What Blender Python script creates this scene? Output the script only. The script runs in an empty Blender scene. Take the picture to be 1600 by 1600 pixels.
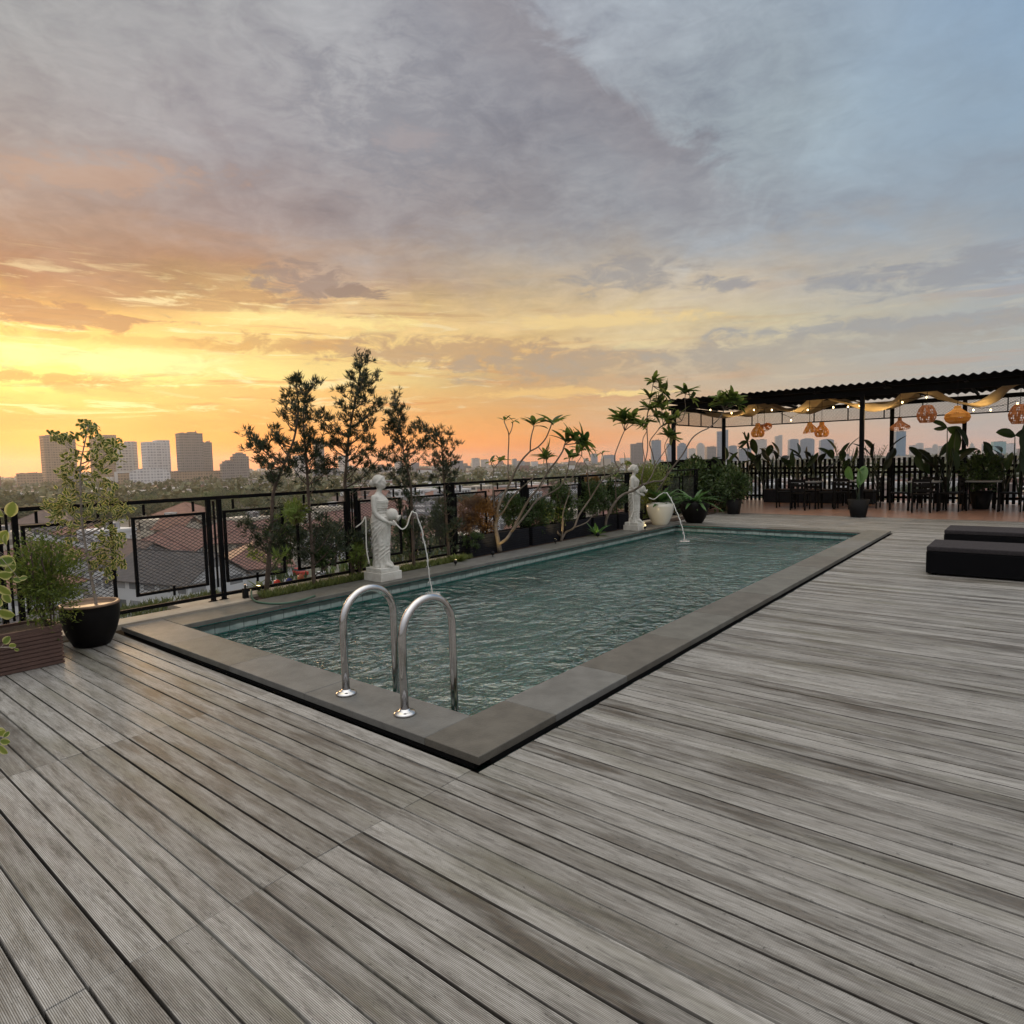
import bpy, bmesh, math, random
from mathutils import Vector, Matrix, Quaternion, noise
PI = math.pi
sc = bpy.context.scene
col = sc.collection
# ------------------------------------------------------------------ camera
YAW, PITCH, ROLL, FPX = -0.686607, -0.0774097, -0.0243465, 1004.67
EYE = Vector((0, 0, 1.5))
_f = Vector((math.sin(YAW)*math.cos(PITCH), math.cos(YAW)*math.cos(PITCH), math.sin(PITCH)))
_r = Vector((math.cos(YAW), -math.sin(YAW), 0)); _u = _r.cross(_f)
R_ = _r*math.cos(ROLL) + _u*math.sin(ROLL); U_ = -_r*math.sin(ROLL) + _u*math.cos(ROLL); F_ = _f
def ray(x, y): return F_ + R_*((x-800)/FPX) - U_*((y-800)/FPX)
def G(x, y, z=0.0):
    d = ray(x, y); return EYE + d*((z-1.5)/d.z)
def PX(x, y, X):
    d = ray(x, y); return EYE + d*(X/d.x)
def PY(x, y, Y):
    d = ray(x, y); return EYE + d*(Y/d.y)
def D(x, y, dep): return EYE + ray(x, y)*dep
def depth(p): return (Vector(p)-EYE).dot(F_)
def AE(x, y):
    d = ray(x, y).normalized()
    return math.degrees(math.atan2(d.x, d.y)-YAW), math.degrees(math.asin(d.z))
cam_d = bpy.data.cameras.new('camera'); cam = bpy.data.objects.new('camera', cam_d); col.objects.link(cam)
cam_d.sensor_width = 36; cam_d.lens = 36*FPX/1600; cam_d.clip_start = 0.05; cam_d.clip_end = 30000
M = Matrix((R_, U_, -F_)).transposed().to_4x4(); M.translation = EYE; cam.matrix_world = M
sc.camera = cam
sc.cycles.use_denoising = True
try: sc.cycles.denoiser = 'OPENIMAGEDENOISE'
except Exception: pass
sc.cycles.max_bounces = 8; sc.cycles.transparent_max_bounces = 16
sc.cycles.diffuse_bounces = 3; sc.cycles.volume_bounces = 1
sc.cycles.sample_clamp_indirect = 4; sc.cycles.sample_clamp_direct = 6
sc.view_settings.view_transform = 'Standard'; sc.view_settings.look = 'None'
sc.view_settings.exposure = 0.0; sc.view_settings.gamma = 1.0
# ------------------------------------------------------------------ colours
def lin(c): return tuple(((v/255)/12.92 if v/255 <= .04045 else ((v/255+.055)/1.055)**2.4) for v in c)
class NT:
    def __init__(s, tree): s.t = tree; s.n = tree.nodes; s.l = tree.links
    def node(s, typ, **kw):
        n = s.n.new(typ)
        for k, v in kw.items(): setattr(n, k, v)
        return n
    def put(s, sock, v):
        if v is None: return
        if isinstance(v, bpy.types.NodeSocket): s.l.new(v, sock)
        else: sock.default_value = v
    def m(s, op, a, b=None, c=None, clamp=False):
        n = s.node('ShaderNodeMath', operation=op, use_clamp=clamp)
        for i, v in enumerate((a, b, c)):
            if v is not None: s.put(n.inputs[i], v)
        return n.outputs[0]
    def mix(s, f, a, b, mode='MIX'):
        n = s.node('ShaderNodeMix', data_type='RGBA', blend_type=mode)
        s.put(n.inputs[0], f)
        for i, v in ((6, a), (7, b)):
            if isinstance(v, tuple) and len(v) == 3: v = v+(1,)
            s.put(n.inputs[i], v)
        return n.outputs[2]
    def rng(s, v, a, b, c=0., d=1., smooth=False):
        n = s.node('ShaderNodeMapRange', interpolation_type='SMOOTHSTEP' if smooth else 'LINEAR')
        s.put(n.inputs[0], v); n.inputs[1].default_value = a; n.inputs[2].default_value = b
        n.inputs[3].default_value = c; n.inputs[4].default_value = d
        return n.outputs[0]
    def ramp(s, v, stops, interp='LINEAR'):
        n = s.node('ShaderNodeValToRGB'); s.put(n.inputs[0], v); cr = n.color_ramp; cr.interpolation = interp
        while len(cr.elements) > 1: cr.elements.remove(cr.elements[0])
        stops = sorted(stops)
        cr.elements[0].position = stops[0][0]; cr.elements[0].color = tuple(stops[0][1])+(1,)
        for p, c in stops[1:]:
            e = cr.elements.new(p); e.color = tuple(c)+(1,)
        return n.outputs[0]
    def noise(s, vec, scale, detail=3, rough=.5, dist=0., out=0):
        n = s.node('ShaderNodeTexNoise'); s.put(n.inputs['Vector'], vec)
        n.inputs['Scale'].default_value = scale; n.inputs['Detail'].default_value = detail
        n.inputs['Roughness'].default_value = rough; n.inputs['Distortion'].default_value = dist
        return n.outputs[out]
    def xyz(s, vec):
        n = s.node('ShaderNodeSeparateXYZ'); s.put(n.inputs[0], vec); return n.outputs
    def comb(s, x, y, z):
        n = s.node('ShaderNodeCombineXYZ')
        for i, v in enumerate((x, y, z)): s.put(n.inputs[i], v)
        return n.outputs[0]
    def vm(s, op, a, b=None):
        n = s.node('ShaderNodeVectorMath', operation=op); s.put(n.inputs[0], a)
        if b is not None: s.put(n.inputs[1], b)
        return n.outputs[0]
# ------------------------------------------------------------------ world sky: dusk gradient by direction plus broken cloud
world = bpy.data.worlds.new('World'); sc.world = world; world.use_nodes = True
w = NT(world.node_tree); w.n.clear()
gen = w.node('ShaderNodeTexCoord').outputs['Generated']
dx, dy, dz = w.xyz(gen)
az = w.m('MULTIPLY', w.m('ARCTAN2', dx, dy), 180/PI)
az = w.m('SUBTRACT', az, math.degrees(YAW))
el = w.m('MULTIPLY', w.m('ARCSINE', dz), 180/PI)
den = w.m('ADD', w.m('MAXIMUM', dz, 0.0), 0.13)
pc = w.comb(w.m('DIVIDE', dx, den), w.m('DIVIDE', dy, den), 0.)
ae = w.comb(w.m('MULTIPLY', az, .035), w.m('MULTIPLY', el, .16), 0.)      # stretched along the horizon
ae2 = w.comb(w.m('MULTIPLY', az, .07), w.m('MULTIPLY', el, .12), 3.)
n_big = w.noise(pc, 1.1, 7, .58, .4); n_fine = w.noise(ae2, 2.2, 8, .62, .9)
n_str = w.noise(ae, 1.6, 6, .6, .5)
nb = w.m('SUBTRACT', n_big, .5); nf = w.m('SUBTRACT', n_fine, .5); ns = w.m('SUBTRACT', n_str, .5)
nr = w.m('SUBTRACT', w.noise(w.comb(w.m('MULTIPLY', az, .16), w.m('MULTIPLY', el, .42), 7.), 2.4, 8, .68, .6), .5)
amp = w.rng(el, 4, 16, .8, 5.0)
elw = w.m('ADD', el, w.m('ADD', w.m('MULTIPLY', w.m('ADD', nb, nf), amp), w.m('MULTIPLY', ns, w.rng(el, 2, 9, .5, 5.0))))
azw = w.m('ADD', az, w.m('MULTIPLY', nb, 22))
e01 = w.m('DIVIDE', w.m('ADD', elw, 5), 95)
ROWS = (-240, 0, 200, 350, 430, 500, 545, 590, 650, 690, 725)
SKY = {
 0:    [(146,145,147),(150,149,150),(158,147,144),(166,132,114),(176,118,84),(246,190,90),(258,228,128),(258,220,108),(238,148,64),(255,142,36),(244,104,36)],
 400:  [(150,150,154),(158,157,160),(148,143,148),(152,132,128),(178,134,102),(248,206,122),(240,206,124),(256,226,136),(242,168,80),(258,152,42),(255,122,40)],
 800:  [(158,162,170),(160,162,170),(150,150,156),(152,148,150),(182,164,142),(222,190,136),(222,184,122),(198,160,112),(226,164,98),(250,154,72),(262,138,50)],
 1200: [(148,162,176),(154,165,176),(156,168,176),(152,158,166),(186,174,158),(204,190,156),(180,168,150),(186,172,154),(196,174,152),(222,172,140),(236,166,132)],
 1600: [(132,158,188),(138,162,186),(144,164,182),(146,158,170),(158,164,172),(168,172,170),(168,168,166),(164,164,164),(178,168,162),(202,172,160),(208,172,164)],
}
cols = []
for x, cs in SKY.items():
    st = []
    for y, c in zip(ROWS, cs):
        st.append(((AE(x, y)[1]+5)/95, lin(c)))
    st.append((0.02, lin(cs[-1])))
    zen = (1.7, 1.5, 1.12) if x < 1000 else (1.15, 1.2, 1.25)  # unseen zenith, brightness added to light the deck and water
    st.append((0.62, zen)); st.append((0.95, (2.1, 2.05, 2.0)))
    cols.append((AE(x, 500)[0], w.ramp(e01, st)))
base = cols[0][1]
for i in range(1, 5):
    base = w.mix(w.rng(azw, cols[i-1][0], cols[i][0]), base, cols[i][1])
# unseen sky behind the camera: brightened towards the top to light the deck
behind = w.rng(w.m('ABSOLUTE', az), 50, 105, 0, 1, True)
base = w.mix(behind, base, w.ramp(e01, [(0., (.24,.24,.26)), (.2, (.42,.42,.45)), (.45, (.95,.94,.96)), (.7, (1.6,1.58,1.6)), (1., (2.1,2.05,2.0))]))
# the large diagonal edge between the grey cloud bank and the clear blue
edge = w.m('SUBTRACT', az, w.m('MULTIPLY', w.m('SUBTRACT', 35.0, el), 1.45))
edge = w.m('ADD', edge, w.m('ADD', w.m('MULTIPLY', nf, 15), w.m('MULTIPLY', nb, 7)))
in_bank = w.m('MULTIPLY', w.rng(edge, 1.6, -1.8, 0, 1, True), w.rng(el, 14, 21, 0, 1, True))
rimband = w.m('MULTIPLY', in_bank, w.rng(edge, -14, -1, .12, 1, True))
rimband = w.m('MULTIPLY', rimband, w.rng(az, 24, 12, 0, 1, True))
base = w.mix(w.m('MULTIPLY', rimband, w.rng(az, -24, -6, 0.0, .95, True)), base, lin((141, 138, 144)))
# soft texture inside the cloud bank
tex = w.m('ADD', w.m('MULTIPLY', nb, 1.25), w.m('ADD', w.m('MULTIPLY', nf, .75), w.m('MULTIPLY', nr, .55)))
texamt = w.m('MULTIPLY', w.rng(el, 6, 14, .25, 1), w.rng(az, 16, 34, 1., .35))
mul = w.m('ADD', 1.0, w.m('MULTIPLY', tex, texamt))
base = w.mix(1.0, base, w.comb(mul, mul, w.m('ADD', w.m('MULTIPLY', mul, .85), .15)), 'MULTIPLY')
def blob(px, py, rx, ry, c, s=1.0, soft=.9, tilt=0.):
    """a cloud of its own at the azimuth and elevation of the photo's, with a ragged outline"""
    global base
    a0, e0 = AE(px, py); sx = 400/7600*1.0; sx = .055
    u = w.m('DIVIDE', w.m('SUBTRACT', az, a0), rx*sx)
    v = w.m('DIVIDE', w.m('SUBTRACT', w.m('SUBTRACT', el, e0), w.m('MULTIPLY', w.m('SUBTRACT', az, a0), tilt)), ry*sx)
    d = w.m('SQRT', w.m('ADD', w.m('MULTIPLY', u, u), w.m('MULTIPLY', v, v)))
    d = w.m('ADD', d, w.m('ADD', w.m('MULTIPLY', nf, 2.4), w.m('ADD', w.m('MULTIPLY', ns, 1.6), w.m('MULTIPLY', nr, 4.2))))
    base = w.mix(w.m('MULTIPLY', w.rng(d, 1+soft*.5, 1-soft*.7, 0, 1, True), s), base, lin(c))
# long thin streaks over the glowing band
st1 = w.m('SUBTRACT', w.noise(w.comb(w.m('MULTIPLY', az, .03), w.m('MULTIPLY', el, .34), 11.), 2.6, 7, .6, .7), .5)
st2 = w.m('SUBTRACT', w.noise(w.comb(w.m('MULTIPLY', az, .045), w.m('MULTIPLY', el, .40), 17.), 3.4, 8, .65, .9), .5)
glow = w.m('MULTIPLY', w.m('MULTIPLY', w.rng(el, 2.5, 5.5, 0, 1, True), w.rng(el, 17, 12, 0, 1, True)), w.rng(az, 12, -12, .25, 1, True))
base = w.mix(w.m('MULTIPLY', w.m('MULTIPLY', w.rng(st1, .02, .14, 0, 1, True), glow), .62), base, w.mix(w.rng(el, 4, 12), lin((226,136,60)), lin((178,128,88))))
base = w.mix(w.m('MULTIPLY', w.m('MULTIPLY', w.rng(st2, .03, .16, 0, 1, True), glow), .6), base, w.mix(w.rng(az, -30, 0), (1.1, .95, .50), (.80, .66, .42)))
blob(40, 590, 110, 12, (214,140,66), .8, .5)
blob(60, 488, 120, 17, (176,118,84), .75, .5)
blob(460, 540, 120, 13, (206,156,94), .8, .6)
blob(700, 552, 190, 20, (190,152,112), .85, .7, -.02)
blob(930, 566, 200, 24, (176,152,128), .8, .8)
blob(250, 535, 150, 7, (226,170,86), .55, .7)
blob(300, 612, 190, 9, (240,176,92), .6, .6)
blob(160, 565, 150, 16, (255,240,160), .9, 1.2)
blob(480, 500, 130, 10, (255,232,150), .7, 1.)
blob(900, 503, 170, 10, (240,208,142), .7, 1.)
blob(860, 614, 110, 7, (240,196,120), .7, .8)
blob(1000, 614, 70, 4, (246,214,140), .8, .7)
blob(1010, 537, 60, 7, (232,212,160), .6, .8)
blob(980, 428, 75, 17, (152,147,146), .75, .9)
blob(1152, 444, 36, 10, (150,147,150), .8, .7)
blob(1340, 436, 80, 10, (150,150,154), .65, .8)
blob(1500, 426, 130, 19, (146,148,155), .75, .8)
blob(1440, 508, 230, 12, (152,152,156), .7, .8, -.06)
blob(1250, 545, 260, 16, (168,160,150), .7, .9)
blob(490, 442, 75, 20, (146,124,116), .75, .6)
blob(560, 456, 45, 9, (150,124,108), .85, .4)
blob(380, 462, 40, 8, (186,138,92), .7, .5)
blob(610, 200, 110, 60, (134,134,142), .5, 1.)
blob(640, 214, 50, 14, (170,158,158), .5, 1.)
blob(150, 270, 120, 18, (196,156,130), .5, 1., .12)
sky_nish = w.node('ShaderNodeTexSky', sky_type='NISHITA', sun_disc=False)
sky_nish.sun_elevation = math.radians(4.5); sky_nish.sun_rotation = YAW + math.radians(-36)
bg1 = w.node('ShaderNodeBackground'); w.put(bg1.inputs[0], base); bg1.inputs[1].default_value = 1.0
bg2 = w.node('ShaderNodeBackground'); w.put(bg2.inputs[0], sky_nish.outputs[0]); bg2.inputs[1].default_value = 0.012
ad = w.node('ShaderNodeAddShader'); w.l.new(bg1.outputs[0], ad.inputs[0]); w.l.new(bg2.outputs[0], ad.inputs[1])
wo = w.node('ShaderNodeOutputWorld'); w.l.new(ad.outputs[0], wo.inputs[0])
world.cycles.sampling_method = 'AUTOMATIC'
# sun: low, veiled, behind the towers at the left
sun_d = bpy.data.lights.new('sun', 'SUN'); sun_d.energy = 1.5; sun_d.angle = math.radians(10); sun_d.color = (1, .66, .36)
sun = bpy.data.objects.new('sun', sun_d); col.objects.link(sun)
sa = YAW + math.radians(-36); se = math.radians(6.0)
sv = Vector((math.sin(sa)*math.cos(se), math.cos(sa)*math.cos(se), math.sin(se)))
sun.rotation_euler = sv.to_track_quat('Z', 'Y').to_euler(); sun.location = (-30, 20, 20)

# ------------------------------------------------------------------ mesh builder
class MB:
    def __init__(s): s.v = []; s.f = []; s.c = []; s.mi = []; s.hasc = False; s.cur = 0
    def add(s, vs, fs, cs=None):
        o = len(s.v); s.v += [tuple(v) for v in vs]; s.f += [tuple(i+o for i in f) for f in fs]
        s.mi += [s.cur]*len(fs)
        if cs is None: s.c += [(0.5, 0, 0, 1)]*len(vs)
        else: s.c += cs; s.hasc = True
    def box(s, c, sz, rz=0., rot=None, taper=1.):
        hx, hy, hz = (q/2 for q in sz); c = Vector(c)
        vs = [Vector((a*hx*(taper if d > 0 else 1), b*hy*(taper if d > 0 else 1), d*hz)) for d in (-1, 1) for a, b in ((-1,-1),(1,-1),(1,1),(-1,1))]
        m = rot if rot is not None else Matrix.Rotation(rz, 3, 'Z')
        s.add([m@v+c for v in vs], [(3,2,1,0),(4,5,6,7),(0,1,5,4),(1,2,6,5),(2,3,7,6),(3,0,4,7)])
    def bar(s, a, b, wd, ht=None):
        """rectangular bar from a to b"""
        a, b = Vector(a), Vector(b); d = b-a; L = d.length; ht = ht or wd
        q = d.to_track_quat('X', 'Z').to_matrix()
        s.box((a+b)/2, (L, wd, ht), rot=q)
    def tube(s, pts, rad, sides=8, caps=True, closed=False):
        pts = [Vector(p) for p in pts]; n = len(pts)
        if not isinstance(rad, (list, tuple)): rad = [rad]*n
        up = None; rings = []
        for i, p in enumerate(pts):
            if closed: t = pts[(i+1) % n]-pts[i-1]
            else: t = pts[min(i+1, n-1)]-pts[max(i-1, 0)]
            if t.length < 1e-9: t = Vector((0, 0, 1))
            t.normalize()
            if up is None:
                up = t.orthogonal().normalized()
            up = (up-t*up.dot(t))
            up = up.normalized() if up.length > 1e-6 else t.orthogonal().normalized()
            sd = t.cross(up)
            rings.append([p+(up*math.cos(2*PI*k/sides)+sd*math.sin(2*PI*k/sides))*rad[i] for k in range(sides)])
        vs = [v for r in rings for v in r]; fs = []
        for i in range(n-1 if not closed else n):
            j = (i+1) % n
            for k in range(sides):
                k2 = (k+1) % sides; fs.append((i*sides+k, i*sides+k2, j*sides+k2, j*sides+k))
        if caps and not closed: fs += [tuple(range(sides))[::-1], tuple((n-1)*sides+k for k in range(sides))]
        s.add(vs, fs)
    def lathe(s, c, prof, sides=24, axis=None, sx=1., sy=1.):
        c = Vector(c); q = Vector(axis).to_track_quat('Z', 'X').to_matrix() if axis is not None else Matrix.Identity(3)
        vs = []; fs = []; n = len(prof)
        for r, z in prof:
            for k in range(sides):
                a = 2*PI*k/sides; vs.append(q@Vector((r*math.cos(a)*sx, r*math.sin(a)*sy, z))+c)
        for i in range(n-1):
            for k in range(sides):
                k2 = (k+1) % sides; fs.append((i*sides+k, i*sides+k2, (i+1)*sides+k2, (i+1)*sides+k))
        fs += [tuple(range(sides))[::-1], tuple((n-1)*sides+k for k in range(sides))]
        s.add(vs, fs)
    def leaf(s, b, d, nrm, L, W, fold=.25, droop=.2, seg=1, rnd=None, rng=random):
        """one leaf: midrib with two rows of edge vertices"""
        d = Vector(d).normalized(); nrm = Vector(nrm); nrm = nrm-d*nrm.dot(d)
        nrm = nrm.normalized() if nrm.length > 1e-5 else d.orthogonal().normalized()
        sd = d.cross(nrm); b = Vector(b); r = rng.random() if rnd is None else rnd
        if seg == 0:      # tiny rhombus
            m_ = b+d*L*.5; vs = [b, m_+sd*W*.5+nrm*fold*W, b+d*L-nrm*droop*L, m_-sd*W*.5+nrm*fold*W]
            s.add(vs, [(0,1,2,3)], [(r,0,0,1),(r,1,0,1),(r,1,0,1),(r,1,0,1)]); return
        T = {1: [(0,.04),(.5,1),(1,.0)], 2: [(0,.08),(.3,.85),(.62,1),(.86,.6),(1,.0)], 3: [(0,.1),(.15,.6),(.35,.95),(.55,1),(.75,.85),(.9,.5),(1,.0)]}[seg]
        vs = []; cs = []
        for t, ww in T:
            p = b+d*L*t-nrm*droop*L*t*t
            h = W*.5*ww
            vs += [p+sd*h+nrm*fold*h, p, p-sd*h+nrm*fold*h]; cs += [(r,1,t,1),(r,0,t,1),(r,1,t,1)]
        fs = []
        for i in range(len(T)-1):
            o = i*3; fs += [(o, o+1, o+4, o+3), (o+1, o+2, o+5, o+4)]
        s.add(vs, fs, cs)
    def build(s, name, mat, parent=None, org=(0, 0, 0), smooth=False):
        me = bpy.data.meshes.new(name); o = Vector(org)
        me.from_pydata([(v[0]-o.x, v[1]-o.y, v[2]-o.z) for v in s.v], [], s.f)
        mats = mat if isinstance(mat, (list, tuple)) else [mat]
        for m_ in mats: me.materials.append(m_)
        if len(mats) > 1: me.polygons.foreach_set('material_index', s.mi)
        if smooth: me.polygons.foreach_set('use_smooth', [True]*len(me.polygons))
        if s.hasc:
            at = me.color_attributes.new('leaf', 'FLOAT_COLOR', 'POINT')
            at.data.foreach_set('color', [q for c in s.c for q in c])
        me.update()
        ob = bpy.data.objects.new(name, me); col.objects.link(ob)
        if parent is not None: ob.parent = parent
        else: ob.location = o
        return ob
def fix_normals(ob):
    bm = bmesh.new(); bm.from_mesh(ob.data); bmesh.ops.recalc_face_normals(bm, faces=bm.faces); bm.to_mesh(ob.data); bm.free(); return ob
def bevel(ob, wd, seg=2):
    bm = bmesh.new(); bm.from_mesh(ob.data)
    bmesh.ops.bevel(bm, geom=bm.edges[:], offset=wd, segments=seg, affect='EDGES', profile=.6)
    bm.to_mesh(ob.data); bm.free(); return ob
def tag(o, label, cat, group=None):
    o['label'] = label; o['category'] = cat
    if group: o['group'] = group
    return o
def thing(name, label, cat, loc=(0, 0, 0), group=None, rz=0.):
    o = bpy.data.objects.new(name, None); col.objects.link(o); o.empty_display_size = .2
    o.location = loc; o.rotation_euler = (0, 0, rz); return tag(o, label, cat, group)
def struct(o): o['kind'] = 'structure'; return o
def copy_thing(root, loc, rz=0., scale=None, label=None, group=None):
    c = root.copy(); col.objects.link(c); c.location = loc; c.rotation_euler = (0, 0, rz)
    if scale is not None: c.scale = scale
    if label: c['label'] = label
    if group: c['group'] = group
    for ch in list(root.children):
        d = ch.copy(); col.objects.link(d); d.parent = c
        for g in list(ch.children):
            e = g.copy(); col.objects.link(e); e.parent = d
    return c
# ------------------------------------------------------------------ materials
def new_mat(name):
    m_ = bpy.data.materials.new(name); m_.use_nodes = True; t = NT(m_.node_tree); b = t.n['Principled BSDF']; return m_, t, b
def mat(name, c, rough=.6, metal=0., var=.0, vscale=8., bump=0., bscale=40., c2=None, spec=.5, detail=4):
    m_, t, b = new_mat(name)
    pos = t.node('ShaderNodeTexCoord').outputs['Object']
    base_ = tuple(c)+(1,)
    if var > 0 or c2 is not None:
        nz = t.noise(pos, vscale, detail, .6)
        c2_ = c2 if c2 is not None else tuple(v*(1-var) for v in c)
        base_ = t.mix(t.rng(nz, .35, .65), tuple(c), tuple(c2_))
    t.put(b.inputs['Base Color'], base_)
    b.inputs['Roughness'].default_value = rough; b.inputs['Metallic'].default_value = metal
    b.inputs['Specular IOR Level'].default_value = spec
    if bump > 0:
        bn = t.node('ShaderNodeBump'); bn.inputs['Strength'].default_value = bump; bn.inputs['Distance'].default_value = .02
        t.put(bn.inputs['Height'], t.noise(pos, bscale, 4)); t.put(b.inputs['Normal'], bn.outputs[0])
    return m_
def leafmat(name, c1, c2, edge=None, trans=.35, rough=.5, edge_at=.55):
    m_, t, b = new_mat(name)
    a = t.node('ShaderNodeAttribute', attribute_name='leaf'); r, g, bb = t.xyz(a.outputs['Color'])
    c = t.mix(r, tuple(c1), tuple(c2))
    if edge is not None: c = t.mix(t.rng(g, edge_at-.2, edge_at+.2), c, tuple(edge))
    t.put(b.inputs['Base Color'], c); b.inputs['Roughness'].default_value = rough
    tr = t.node('ShaderNodeBsdfTranslucent'); t.put(tr.inputs[0], c)
    mx = t.node('ShaderNodeMixShader'); mx.inputs[0].default_value = trans
    t.l.new(b.outputs[0], mx.inputs[1]); t.l.new(tr.outputs[0], mx.inputs[2])
    t.l.new(mx.outputs[0], t.n['Material Output'].inputs[0]); return m_
def emat(name, c, s):
    m_, t, b = new_mat(name); b.inputs['Base Color'].default_value = tuple(c)+(1,)
    b.inputs['Emission Color'].default_value = tuple(c)+(1,); b.inputs['Emission Strength'].default_value = s; return m_
BLACK = mat('black_paint', (.0045, .0045, .005), .7, spec=.07)
BLACKM = mat('black_steel', (.008, .008, .009), .5, .0, .3, 30, spec=.15)
STEEL = mat('polished_steel', (.62, .61, .6), .13, 1., .12, 9)
STONE = mat('coping_stone', (.17, .165, .15), .6, 0, 0, 5, .25, 90, c2=(.115, .11, .098))
CREAM = mat('cream_concrete', (.42, .36, .28), .75, 0, .25, 6, .2, 30)
WHITEST = mat('statue_stone', (.60, .585, .53), .65, 0, 0, 9, .3, 60, c2=(.48, .455, .40))
LIMB = mat('frangipani_bark', (.15, .12, .09), .75, 0, .4, 18, .4, 60)
BARK = mat('brown_bark', (.10, .07, .05), .8, 0, .4, 20, .4, 60)
GBARK = mat('grey_bark', (.30, .25, .21), .8, 0, .4, 30, .4, 80)
SOIL = mat('brown_soil', (.06, .035, .02), .95, 0, .5, 40, .6, 60)

# deck boards -------------------------------------------------------
PITCHB = 0.110; Y0 = 2.215
def deck_mat():
    m_, t, b = new_mat('weathered_deck')
    pos = t.node('ShaderNodeNewGeometry').outputs['Position']
    x, y, z = t.xyz(pos)
    row = t.m('FLOOR', t.m('DIVIDE', t.m('SUBTRACT', y, Y0), PITCHB))
    side = t.m('GREATER_THAN', x, -2.11); side2 = t.m('GREATER_THAN', x, -3.93)
    wn = t.node('ShaderNodeTexWhiteNoise', noise_dimensions='3D'); t.put(wn.inputs['Vector'], t.comb(row, t.m('ADD', side, side2), 2.))
    rv = wn.outputs['Value']
    off = t.m('MULTIPLY', rv, 37.)
    grain = t.noise(t.comb(t.m('ADD', t.m('MULTIPLY', x, 7.), off), t.m('MULTIPLY', y, 90.), off), 1., 5, .65)
    blotch = t.noise(t.comb(t.m('ADD', t.m('MULTIPLY', x, 1.1), off), t.m('MULTIPLY', y, 9.), off), 1.6, 5, .62)
    speck = t.noise(t.comb(t.m('MULTIPLY', x, 34.), t.m('MULTIPLY', y, 70.), 0.), 1., 4, .65)
    big = t.noise(pos, .55, 3, .5)
    c = t.mix(rv, (.30, .292, .272), (.48, .472, .45))
    c = t.mix(t.rng(grain, .40, .64), c, t.mix(1., c, (.66, .645, .62), 'MULTIPLY'))
    gate = t.rng(t.m('ADD', t.m('MULTIPLY', rv, .8), t.m('MULTIPLY', big, .7)), .35, .95, 1., .25)
    stain = t.m('MULTIPLY', t.rng(blotch, .45, .60), gate)
    c = t.mix(t.m('MULTIPLY', stain, .9), c, t.mix(t.rng(speck, .35, .65), (.10, .072, .045), (.035, .03, .022)))
    wn2 = t.node('ShaderNodeTexWhiteNoise', noise_dimensions='2D'); t.put(wn2.inputs['Vector'], t.comb(row, side, 0.))
    green = t.noise(t.comb(t.m('MULTIPLY', x, .8), t.m('MULTIPLY', y, 6.), wn2.outputs[0]), 1.3, 3)
    c = t.mix(t.rng(green, .52, .72, 0, .5), c, (.16, .155, .10))
    mott = t.noise(t.comb(t.m('MULTIPLY', x, 3.), t.m('MULTIPLY', y, 24.), t.m('MULTIPLY', rv, 9.)), 1., 8, .80)
    c = t.mix(t.rng(mott, .50, .66, 0, .74), c, (.055, .048, .038))
    c = t.mix(t.rng(speck, .63, .70, 0, .75), c, (.035, .03, .025))
    # fine machined ribs along the board
    wave = t.m('SINE', t.m('MULTIPLY', y, 2*PI/.0052))
    rib = t.rng(wave, -.9, .5, 1., 0.)
    c = t.mix(t.m('MULTIPLY', rib, .86), c, t.mix(1., c, (.16, .14, .13), 'MULTIPLY'))
    c = t.mix(1., c, (1.02, 1.01, .99), 'MULTIPLY')
    t.put(b.inputs['Base Color'], c)
    t.put(b.inputs['Roughness'], t.rng(blotch, .3, .7, .6, .45)); b.inputs['Specular IOR Level'].default_value = .45
    bn = t.node('ShaderNodeBump'); bn.inputs['Strength'].default_value = .35; bn.inputs['Distance'].default_value = .002
    t.put(bn.inputs['Height'], t.m('ADD', t.m('MULTIPLY', wave, .5), t.m('MULTIPLY', grain, 1.5))); t.put(b.inputs['Normal'], bn.outputs[0])
    return m_
DECK = deck_mat()
rd = random.Random(5)
COP_L0, COP_L1, COP_R0, COP_R1 = -6.64, -6.17, -2.49, -2.10
COP_N0, COP_N1, COP_F0, COP_F1 = 2.255, 2.62, 13.35, 13.74
dk = MB()
XL, XR, YE = -6.64, 6.0, 17.05
nrow0 = int((-3.0-Y0)/PITCHB)
row = nrow0
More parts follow.
